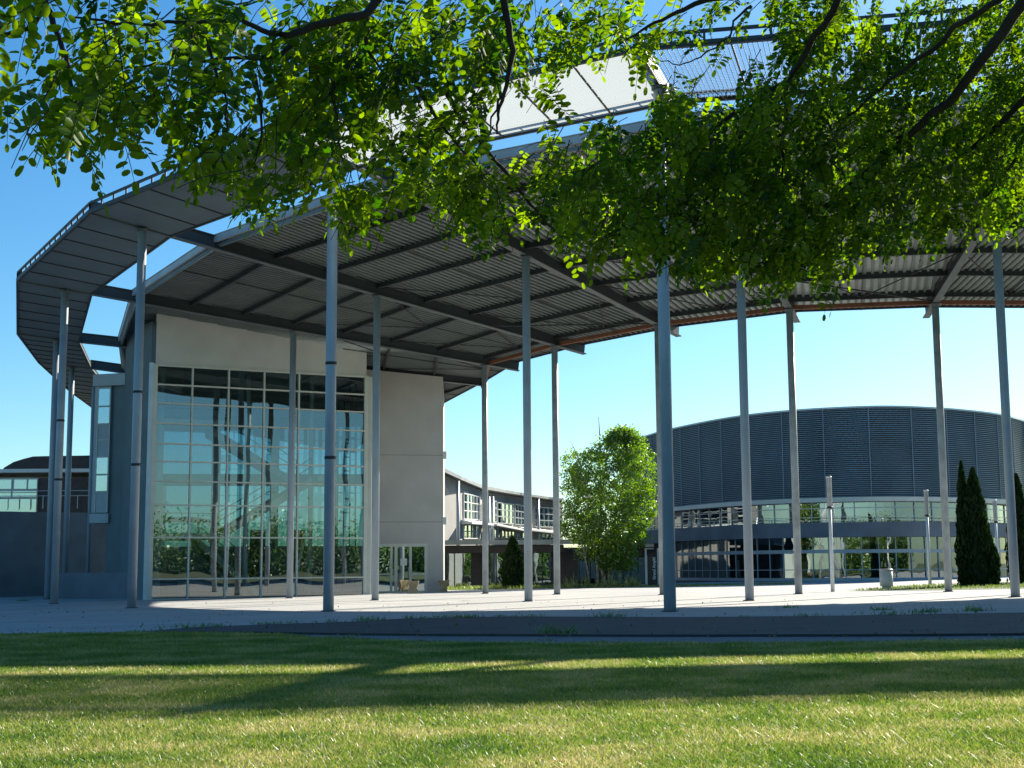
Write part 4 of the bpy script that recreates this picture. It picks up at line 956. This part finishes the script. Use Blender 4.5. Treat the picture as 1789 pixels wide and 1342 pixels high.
for _ in range(70):
    u = random.uniform(985, 1118); p = gx(u, random.uniform(81.5, 84)); hh = random.uniform(0.3, 0.95)
    for j in range(14): pts.append((p.x+random.gauss(0, 0.05), p.y+random.gauss(0, 0.05), p.z+hh*j/14*random.random()))
C2 = np.array(pts); V2, F2 = blades(C2, rng.uniform(0.10, 0.30, len(C2)), np.full(len(C2), 0.05), 0.2)
pts = []; 
for _ in range(2600):
    t_ = random.random(); Y = 60.6+random.random()*13; u = 1490+t_*330
    if Y > 60.5+ (u-1480)*0.09: continue
    p = gx(u, Y); pts.append((p.x, p.y, p.z))
C3 = np.array(pts); V3, F3 = blades(C3, rng.uniform(0.04, 0.13, len(C3)), np.full(len(C3), 0.05))
V = np.concatenate([V, V2, V3]); F = np.concatenate([F, F2+len(V)-len(V2)-len(V3), F3+len(V)-len(V3)])
o = quads_mesh('verge_grass', V, F, M['grassleaf'], None, tones(len(F))); tag(o, 'tufts of tall verge grass at the far side of the plaza', 'grass', kind='stuff')
# weeds in the joint between road and plaza
pts = []
for _ in range(34):
    i = random.randint(2, len(PLZ)-5); a = Vector(PLZ[i]).lerp(Vector(PLZ[i+1]), random.random()); a.y += random.uniform(-0.1, 0.25)
    s_ = random.choice((0.5, 0.7, 1, 1.6))
    for j in range(int(26*s_)): pts.append((a.x+random.gauss(0, 0.22*s_), a.y+random.gauss(0, 0.06), gh(a.x), s_))
for (u, v, s_) in ((975, 1108, 2.2), (1380, 1062, 1.0), (1540, 1066, 1.2), (1620, 1070, 1.6), (1700, 1068, 1.8), (640, 1084, 1.4), (820, 1079, 1), (40, 1050, 1.5)):
    a = gnd(u, v)
    for j in range(int(40*s_)): pts.append((a.x+random.gauss(0, 0.12*s_), a.y+random.gauss(0, 0.08), gh(a.x), s_))
A = np.array(pts); V, F = blades(A[:, :3], rng.uniform(0.03, 0.11, len(A))*A[:, 3], np.full(len(A), 0.025), 0.8)
o = quads_mesh('joint_weeds', V, F, M['woodleaf'], None, tones(len(F))); tag(o, 'small weeds growing along the joint between road and plaza', 'weeds', kind='stuff')

pts = []
for _ in range(420):
    u = random.uniform(0, 1789); v = random.uniform(1046, 1108) if random.random() < 0.7 else 1108+random.gauss(0, 3); a = gnd(u, v); pts.append((a.x, a.y, gh(a.x)+0.012))
V, F = inst_quads(np.array(pts), 0.035, 1.0, updir=(0, 0, 0.4))
M['dryleaf'] = leaf_mat('dry_leaf', (0.10, 0.05, 0.02), (0.22, 0.15, 0.05), 0.2)
o = quads_mesh('fallen_leaves', V, F, M['dryleaf'], None, tones(len(F))); tag(o, 'scattered dry leaves lying on plaza and road', 'leaves', kind='stuff')
# ---- far woodland (reflected in the glass, behind the camera)
C = []
for _ in range(760):
    t_ = random.random(); x = -75+t_*190; y = -75+max(0, x-30)*1.0+random.uniform(-6, 6); r_ = random.uniform(2.2, 4.5); z = random.uniform(0.0, 5.5)
    C.append(rng.normal(size=(210, 3))*r_*0.45+np.array([x, y, z+1]))
C = np.concatenate(C); C[:, 2] = np.abs(C[:, 2]); V, F = inst_quads(C, 0.27, 1.0)
o = quads_mesh('woodland', V, F, M['woodleaf'], None, tones(len(F))); tag(o, 'belt of green woodland beyond the lawn mirrored in the glass front', 'woodland', kind='stuff')

# ---- lawn
tuft_col = bpy.data.collections.new('grass_tufts')   # source tufts for the lawn, only used as instances
def grass_mat():
    m = bpy.data.materials.new('lawn_blade'); m.use_nodes = True; nt = m.node_tree; n = nt.nodes; l = nt.links; n.clear()
    o = n.new('ShaderNodeOutputMaterial'); d = n.new('ShaderNodeBsdfDiffuse'); t = n.new('ShaderNodeBsdfTranslucent'); g = n.new('ShaderNodeBsdfGlossy'); g.inputs[1].default_value = 0.38
    a = n.new('ShaderNodeAttribute'); a.attribute_name = 'tone'
    p = n.new('ShaderNodeNewGeometry'); no = n.new('ShaderNodeTexNoise'); no.inputs['Scale'].default_value = 0.9; no.inputs['Detail'].default_value = 5; l.new(p.outputs['Position'], no.inputs['Vector'])
    ad = n.new('ShaderNodeMath'); ad.operation = 'MULTIPLY_ADD'; ad.inputs[1].default_value = 1.9; ad.inputs[2].default_value = -0.95; l.new(no.outputs[0], ad.inputs[0])
    a2 = n.new('ShaderNodeMath'); a2.operation = 'ADD'; l.new(ad.outputs[0], a2.inputs[0]); l.new(a.outputs['Fac'], a2.inputs[1])
    r = n.new('ShaderNodeValToRGB'); e = r.color_ramp.elements
    e[0].position = 0.0; e[0].color = (0.038, 0.095, 0.008, 1); e[1].position = 1.0; e[1].color = (0.44, 0.37, 0.17, 1)
    for pos, c in ((0.35, (0.100, 0.185, 0.014)), (0.62, (0.215, 0.265, 0.028)), (0.82, (0.30, 0.28, 0.08))):
        x = e.new(pos); x.color = (*c, 1)
    l.new(a2.outputs[0], r.inputs[0]); l.new(r.outputs[0], d.inputs[0])
    hs = n.new('ShaderNodeHueSaturation'); hs.inputs['Value'].default_value = 1.5; l.new(r.outputs[0], hs.inputs['Color']); l.new(hs.outputs[0], t.inputs[0])
    m1 = n.new('ShaderNodeMixShader'); m1.inputs[0].default_value = 0.5; l.new(d.outputs[0], m1.inputs[1]); l.new(t.outputs[0], m1.inputs[2])
    m2 = n.new('ShaderNodeMixShader'); m2.inputs[0].default_value = 0.05; l.new(m1.outputs[0], m2.inputs[1]); l.new(g.outputs[0], m2.inputs[2]); l.new(m2.outputs[0], o.inputs[0]); return m
M['blade'] = grass_mat()
NT = 10
for i in range(NT):
    n = 150; r_ = 0.30; th = rng.uniform(0, 2*np.pi, n); q = np.sqrt(rng.uniform(0, 1, n))*r_
    C = np.stack([np.cos(th)*q, np.sin(th)*q, np.zeros(n)], 1); h = rng.uniform(0.015, 0.055, n)
    w = rng.uniform(0.005, 0.013, n); V, F = blades(C, h, w, 0.75)
    nb = 26; C = rng.normal(size=(nb, 3))*0.02; cc = rng.uniform(-0.2, 0.2, (2,)); C = C+np.array([cc[0], cc[1], 0.02]); C[:, 2] = rng.uniform(0.008, 0.03, nb)   # broad clover-like leaflets
    C[:, :2] = C[:, :2]*3
    V2, F2 = inst_quads(C, 0.013, 0.8, updir=None); 
    V = np.concatenate([V, V2]); F = np.concatenate([F, F2+len(V)-len(V2)]); tn = np.concatenate([rng.uniform(0.15, 0.95, n), rng.uniform(0.0, 0.5, nb)])
    me_o = quads_mesh('grass_tuft', V, F, M['blade'], None, tn); scene.collection.objects.unlink(me_o); tuft_col.objects.link(me_o)
def lawn_edge_y(x):
    for (a, b) in zip(EDGE[:-1], EDGE[1:]):
        if a[0] <= x <= b[0]: return a[1]+(b[1]-a[1])*(x-a[0])/(b[0]-a[0])
    return 30
P = []; 
N = 20500
while len(P) < N:
    Y = 6.5+24*random.random()**1.25; x = random.uniform(-0.5, 0.5)*Y+random.uniform(-1.2, 1.2)
    if Y > lawn_edge_y(x)-0.12+random.gauss(0, 0.10): continue
    P.append((x, Y, gh(x)-0.008))
me = bpy.data.meshes.new('lawn'); me.from_pydata(P, [], [])
ra = me.attributes.new('rot', 'FLOAT', 'POINT'); ra.data.foreach_set('value', rng.uniform(0, 6.28, N).astype(np.float32))
sa = me.attributes.new('sc', 'FLOAT', 'POINT'); Pa = np.array(P); sa.data.foreach_set('value', (rng.uniform(0.75, 1.25, N)*np.clip(0.75+Pa[:, 1]*0.03, 1, 1.5)).astype(np.float32))
lawn = bpy.data.objects.new('lawn_grass', me); scene.collection.objects.link(lawn); tag(lawn, 'short sunlit lawn grass crossed by shadow bands in the foreground', 'grass', kind='stuff')
ng = bpy.data.node_groups.new('scatter_tufts', 'GeometryNodeTree'); ng.interface.new_socket('Geometry', in_out='INPUT', socket_type='NodeSocketGeometry'); ng.interface.new_socket('Geometry', in_out='OUTPUT', socket_type='NodeSocketGeometry')
gi = ng.nodes.new('NodeGroupInput'); go = ng.nodes.new('NodeGroupOutput'); mp = ng.nodes.new('GeometryNodeMeshToPoints'); ip_ = ng.nodes.new('GeometryNodeInstanceOnPoints'); ci = ng.nodes.new('GeometryNodeCollectionInfo')
ci.inputs[0].default_value = tuft_col; ci.inputs[1].default_value = True; ci.inputs[2].default_value = True
a1 = ng.nodes.new('GeometryNodeInputNamedAttribute'); a1.data_type = 'FLOAT'; a1.inputs[0].default_value = 'rot'; a2 = ng.nodes.new('GeometryNodeInputNamedAttribute'); a2.data_type = 'FLOAT'; a2.inputs[0].default_value = 'sc'
cx_ = ng.nodes.new('ShaderNodeCombineXYZ'); ng.links.new(a1.outputs[0], cx_.inputs[2])
ng.links.new(gi.outputs[0], mp.inputs[0]); ng.links.new(mp.outputs[0], ip_.inputs['Points']); ng.links.new(ci.outputs[0], ip_.inputs['Instance']); ip_.inputs['Pick Instance'].default_value = True
er = ng.nodes.new('FunctionNodeEulerToRotation'); ng.links.new(cx_.outputs[0], er.inputs[0]); ng.links.new(er.outputs[0], ip_.inputs['Rotation'])
ng.links.new(a2.outputs[0], ip_.inputs['Scale']); ng.links.new(ip_.outputs[0], go.inputs[0])
md = lawn.modifiers.new('tufts', 'NODES'); md.node_group = ng

# ---- the robinia overhead: trunk just outside the right of the picture, limbs reaching over it
rob = thing('robinia_tree', (6.2, 4.6, gh(6.2)), 'robinia tree whose backlit leafy branches hang across the top of the view', 'tree')
LIMB = [  # (pixel path, start distance, end distance, r0, r1)
 ([(2150, -420), (1930, -200), (1830, -60), (1750, 60), (1670, 165), (1590, 235), (1490, 320), (1410, 385), (1330, 430)], 5.6, 7.6, 0.045, 0.008),
 ([(1700, -330), (1560, -180), (1480, -60), (1455, 20), (1418, 70), (1375, 142), (1250, 222), (1195, 275), (1120, 345), (1060, 400)], 5.4, 7.4, 0.027, 0.005),
 ([(1375, 142), (1372, 230), (1365, 320), (1352, 390)], 6.6, 6.9, 0.012, 0.004),
 ([(1400, -420), (1000, -260), (830, -120), (745, 30), (772, 130), (800, 200), (850, 262), (905, 330), (950, 385), (990, 420)], 4.6, 5.6, 0.022, 0.003),
 ([(1000, -260), (760, -110), (640, 25), (560, 42), (505, 62), (470, 58), (420, 34), (330, 40), (200, 42), (120, 30)], 4.4, 4.0, 0.019, 0.003),
 ([(520, 60), (490, 98), (400, 102), (310, 105), (235, 118)], 4.3, 4.1, 0.010, 0.003),
 ([(60, -120), (80, 10), (105, 70), (122, 125), (132, 190), (125, 225)], 3.9, 3.7, 0.012, 0.003),
 ([(-80, 90), (0, 63), (60, 45), (80, 10)], 3.8, 3.9, 0.008, 0.006),
 ([(870, -150), (880, 0), (897, 90), (885, 150), (870, 200), (868, 235)], 4.7, 4.9, 0.018, 0.003),
 ([(885, 150), (858, 205), (857, 230)], 4.9, 4.9, 0.006, 0.002),
 ([(362, 70), (378, 130), (397, 180), (388, 262)], 4.2, 4.2, 0.007, 0.002),
 ([(445, 130), (458, 190), (456, 245), (440, 290)], 4.4, 4.4, 0.007, 0.002),
 ([(580, 130), (588, 200), (592, 250), (605, 298)], 4.6, 4.7, 0.008, 0.002),
 ([(640, 30), (640, 80), (668, 130)], 4.6, 4.7, 0.012, 0.003),
 ([(705, 110), (740, 170), (780, 230), (830, 285), (846, 325)], 5.0, 5.2, 0.010, 0.002),
 ([(1560, -180), (1330, -20), (1214, 7), (1170, 28), (1120, 54), (1080, 80)], 5.2, 5.6, 0.018, 0.003),
 ([(1313, 10), (1281, 37), (1276, 64), (1224, 100), (1187, 114), (1147, 102)], 5.6, 5.7, 0.006, 0.002),
 ([(1830, -60), (1700, 30), (1600, 105), (1540, 155), (1455, 225), (1360, 250)], 6.0, 7.2, 0.018, 0.003),
 ([(1990, -150), (1860, 60), (1720, 240), (1620, 300), (1520, 350), (1440, 372)], 6.2, 8.2, 0.026, 0.004),
 ([(1860, 60), (1820, 200), (1760, 300), (1700, 370)], 6.8, 7.6, 0.020, 0.004),
 ([(1372, 230), (1290, 280), (1230, 330), (1190, 390), (1170, 440)], 7.0, 7.4, 0.010, 0.003),
 ([(1590, 235), (1500, 260), (1440, 300), (1400, 340)], 7.2, 7.4, 0.012, 0.003),
 ([(1490, 320), (1480, 380), (1470, 440), (1440, 480)], 7.5, 7.6, 0.010, 0.003),
 ([(-200, -300), (60, -120)], 4.0, 3.9, 0.02, 0.012), ([(760, -110), (500, -160), (200, -190), (-200, -300)], 4.3, 4.0, 0.028, 0.02),
]
WL = []; rob_trunk = MB()
rob_trunk.tube([(6.2, 4.6, gh(6.2)-0.1), (6.1, 4.6, 1.2), (5.9, 4.55, 2.6), (5.4, 4.6, 3.6)], [0.26, 0.20, 0.17, 0.13], 16)
rob_trunk.build('trunk', M['bark'], rob, True)
random.seed(11)
for (pp, Ya, Yb, r0, r1) in LIMB:
    L_ = [0]
    for a, b in zip(pp[:-1], pp[1:]): L_.append(L_[-1]+math.hypot(b[0]-a[0], b[1]-a[1]))
    P = [at(u, v, Ya+(Yb-Ya)*L_[i]/L_[-1]) for i, (u, v) in enumerate(pp)]
    # resample with slight kinks
    Q = []; 
    for i in range(len(P)-1):
        for j in range(4):
            q = P[i].lerp(P[i+1], j/4); 
            if j: q = q+Vector((random.gauss(0, 0.012), random.gauss(0, 0.02), random.gauss(0, 0.012)))*min(1.5, (P[i+1]-P[i]).length*2)
            Q.append(q)
    Q.append(P[-1]); n = len(Q); rads = [r0+(r1-r0)*(i/(n-1))**0.8 for i in range(n)]
    WL.append((Q, rads))
def root_to(Q, r0, via):    # join a limb's start to the trunk
    return [Vector((5.4, 4.6, 3.6))]+[Vector(v) for v in via]+[Q[0]], [0.11]+[r0*1.5]*len(via)+[r0]
for idx, via in ((0, [(4.6, 5.0, 3.9)]), (1, [(4.2, 4.9, 4.0)]), (3, [(4.0, 4.6, 4.0), (2.4, 4.5, 4.05)]), (18, [(4.9, 5.4, 3.7)])):
    P, rr = root_to(WL[idx][0], WL[idx][1][0], via); WL.append((P, rr))
for (Q, rads) in WL:
    m = MB(); m.tube(Q, rads, 9); m.build('branch', M['bark'], rob, True)
ROWS = [
 [4,2,5,7,7,4,6,7,6,7,8,8,8,9,9,9,9,9,8,8,8,9,5,6,7,5,5,7,9,8,5,6,5,7,8,9],
 [6,3,7,8,7,5,7,6,6,7,9,9,9,9,9,9,9,9,9,9,9,8,7,4,1,1,5,8,9,8,7,8,7,8,9,9],
 [3,1,7,8,4,3,7,7,5,6,8,8,8,7,5,4,6,6,4,2,2,5,3,1,1,1,6,8,8,8,8,8,8,9,9,9],
 [6,6,8,9,7,7,7,5,3,5,8,7,7,7,6,5,4,2,2,2,1,1,2,7,8,8,9,9,9,9,9,9,9,9,9,9],
 [1,6,7,7,5,4,7,7,7,8,8,7,7,8,7,7,4,0,0,0,3,6,8,9,9,9,9,9,9,9,9,9,9,9,9,9],
 [0,3,4,3,3,2,7,8,8,8,8,7,6,8,8,8,8,4,5,7,9,9,9,9,9,9,9,9,9,9,9,9,9,9,9,9],
 [0,0,1,2,0,0,2,7,7,7,8,6,7,7,8,9,9,6,7,9,9,9,9,9,9,9,9,9,9,9,9,9,9,9,9,9],
 [0,0,0,0,0,0,0,2,5,6,1,4,7,4,2,6,8,7,5,8,9,9,9,9,9,9,9,9,9,9,9,9,9,9,9,9],
 [0,0,0,0,0,0,0,0,0,0,0,0,3,0,0,1,3,3,1,5,6,8,9,9,9,9,9,9,9,9,9,8,7,5,3,1],
 [0,0,0,0,0,0,0,0,0,0,0,0,0,0,0,0,0,0,0,0,2,3,5,7,8,8,8,7,6,4,1,0,0,0,0,0],
 [0,0,0,0,0,0,0,0,0,0,0,0,0,0,0,0,0,0,0,0,0,0,0,0,0,0,2,1,2,0,0,0,0,0,0,0]]
def dens(u, v):
    if v >= 548: return 0
    if v < 0 or u < 0 or u >= 1789:
        if v > 400: return 0
        return 6 if v < 0 else ROWS[int(v//50)][0 if u < 0 else 35]
    return ROWS[int(v//50)][int(u//50)]
def near_branch(p):
    best = None; bd = 9
    for Q, r_ in WL[:25]:
        for q in Q[::2]:
            d = (q-p).length
            if d < bd: bd = d; best = q
    return best, bd
# pinnate leaves hanging on twigs
LV = []; LFt = []; twV = MB(); rach = []
def leaflet(c, ax, nr, L, W_, tone):
    ax = ax.normalized(); nr = (nr-ax*nr.dot(ax)).normalized(); sd = ax.cross(nr)
    f = 0.16*W_
    b = c; t = c+ax*L; o = len(LV)*1
    pts = [b, b+ax*L*0.14+sd*W_*0.36+nr*f, b+ax*L*0.52+sd*W_*0.52+nr*f, b+ax*L*0.88+sd*W_*0.38+nr*f*0.6, t,
           b+ax*L*0.88-sd*W_*0.38+nr*f*0.6, b+ax*L*0.52-sd*W_*0.52+nr*f, b+ax*L*0.14-sd*W_*0.36+nr*f]
    LV.extend([tuple(p) for p in pts]); LFt.append(tone)
def compound(base, d, L, npair, size, tone):
    """odd-pinnate leaf: rachis drooping under its weight"""
    pts = [base]; dd = d.normalized(); seg = L/6
    for i in range(6):
        dd = (dd+Vector((0, 0, -0.16))).normalized(); pts.append(pts[-1]+dd*seg)
    rach.append(pts)
    side = dd.cross(Vector((random.gauss(0, .4), random.gauss(0, .4), 1))).normalized()
    nr = side.cross(d.normalized()).normalized()
    for i in range(npair):
        f = 0.16+0.80*i/npair; k_ = f*6; j = int(k_); p = pts[j].lerp(pts[min(j+1, 6)], k_-j); ax0 = (pts[min(j+1, 6)]-pts[j]).normalized()
        for sg_ in (-1, 1):
            if random.random() < 0.05: continue
            ax = (side*sg_*1.0+ax0*random.uniform(0.15, 0.5)+Vector((random.gauss(0, .15), random.gauss(0, .15), random.gauss(-.1, .18)))).normalized()
            sz = size*random.uniform(0.82, 1.1)*(0.75+0.5*math.sin(math.pi*min(1, f+0.1)))
            leaflet(p+ax*0.004, ax, nr+Vector((random.gauss(0, .3), random.gauss(0, .3), random.gauss(0, .3))), sz, sz*random.uniform(0.54, 0.68), min(1, max(0, tone+random.gauss(0, .15))))
    leaflet(pts[-1], dd, nr, size*1.05, size*0.5, tone)
def ydist(u): return 3.7+4.0*min(1, max(0, (u+50)/1750))**1.15
random.seed(21)
branch_pts = [q for Q, r_ in WL[:25] for q in Q]
cnt = 0; tries = 0
while cnt < 1470 and tries < 60000:
    tries += 1
    u = random.uniform(-260, 2080); v = random.uniform(-330, 545) if random.random() < 0.8 else random.uniform(0, 545)
    dn = dens(u, v)
    if random.random() > (dn/9.0)**2.2*(0.36 if u < 650 else 0.36+0.20*min(1, (u-650)/600)): continue
    if not (-30 < u < 1820 and v > -30) and random.random() < 0.72: continue
    Y = ydist(u)*random.uniform(0.86, 1.22); Y = Y if u < 1100 else ydist(u)*random.uniform(0.93, 1.10); p = at(u, v, Y)
    # twig: passes through p, heads outward and down
    d = Vector((random.gauss(-0.45, 0.45), random.gauss(0.2, 0.4), random.gauss(-0.55, 0.3))).normalized(); L = random.uniform(0.10, 0.30)
    tone = random.random(); n = random.choice((2, 3, 3, 4)); tw = [p-d*L*0.6, p, p+d*L*0.4+Vector((0, 0, -0.02))]
    ok = 0
    for i in range(n):
        f = (i+0.5)/n; b = tw[0].lerp(tw[2], f); sgn = 1 if i % 2 else -1
        side = d.cross(Vector((0, 0, 1))); side.normalize()
        dl = (d*0.5+side*sgn*0.8+Vector((random.gauss(0, .25), random.gauss(0, .25), random.gauss(-0.35, .3)))).normalized()
        Ll = random.uniform(0.10, 0.21); np_ = random.choice((4, 5, 6, 6, 7)); sz = random.uniform(0.027, 0.040)*(1.0 if u < 900 else 0.97)
        tip = b+dl*Ll*0.8+Vector((0, 0, -0.05)); tu, tv = proj(tip); du = dens(tu, tv)
        if du == 0 or random.random() > (du+2)/9.0: continue
        compound(b, dl, Ll, np_, sz, tone); ok += 1
    if ok: cnt += 1; twV.tube(tw, [0.0022, 0.0016, 0.001], 5, False)
# the individual sprays hanging free at the left end
for (u, v, tu, tv, npair, Y) in ((118, 205, 170, 350, 8, 3.7), (195, 200, 228, 312, 7, 3.8), (110, 200, 38, 235, 7, 3.6), (125, 215, 45, 285, 8, 3.6), (60, 150, 5, 170, 6, 3.7), (150, 225, 160, 300, 6, 3.9), (215, 230, 262, 280, 5, 4.0), (320, 250, 290, 300, 6, 4.1), (640, 330, 632, 412, 7, 4.8), (600, 345, 655, 405, 6, 4.9), (390, 320, 470, 385, 8, 4.4), (470, 300, 505, 350, 6, 4.4), (690, 320, 712, 372, 6, 5.0), (785, 330, 812, 412, 7, 5.2), (880, 380, 878, 440, 7, 5.5), (930, 150, 985, 200, 9, 4.9), (925, 170, 1010, 215, 8, 4.9), (950, 210, 960, 245, 6, 5.0), (1140, 90, 1130, 150, 6, 5.6), (1265, 95, 1250, 120, 5, 5.6), (1400, 430, 1455, 515, 8, 7.4), (1330, 450, 1300, 505, 7, 7.3), (1440, 440, 1478, 500, 7, 7.5)):
    a, b = at(u, v, Y), at(tu, tv, Y+0.1); d = b-a; L = d.length; dd = (d.normalized()+Vector((0, 0, 0.5))).normalized()
    compound(a, dd, L*1.08, npair, 0.040 if u < 700 else 0.036, random.uniform(0.3, 0.9))
V = np.array(LV); F = np.arange(len(V)).reshape(-1, 8)
# two faces folded on the midrib
F2 = np.concatenate([F[:, [0, 1, 2, 3, 4]], F[:, [4, 5, 6, 7, 0]]]); tn = np.array(LFt)
fo = quads_mesh('foliage', V, F2, M['robleaf'], rob, np.concatenate([tn, tn]))
rcV = MB()
for pts in rach: rcV.tube(pts, [0.0012]*6+[0.0006], 3, False)
rcV.build('leaf_stalks', M['robleaf'], rob)
twV.build('twigs', M['bark'], rob)
print('leaflets', len(LFt), 'tries', tries, 'twigs', cnt)
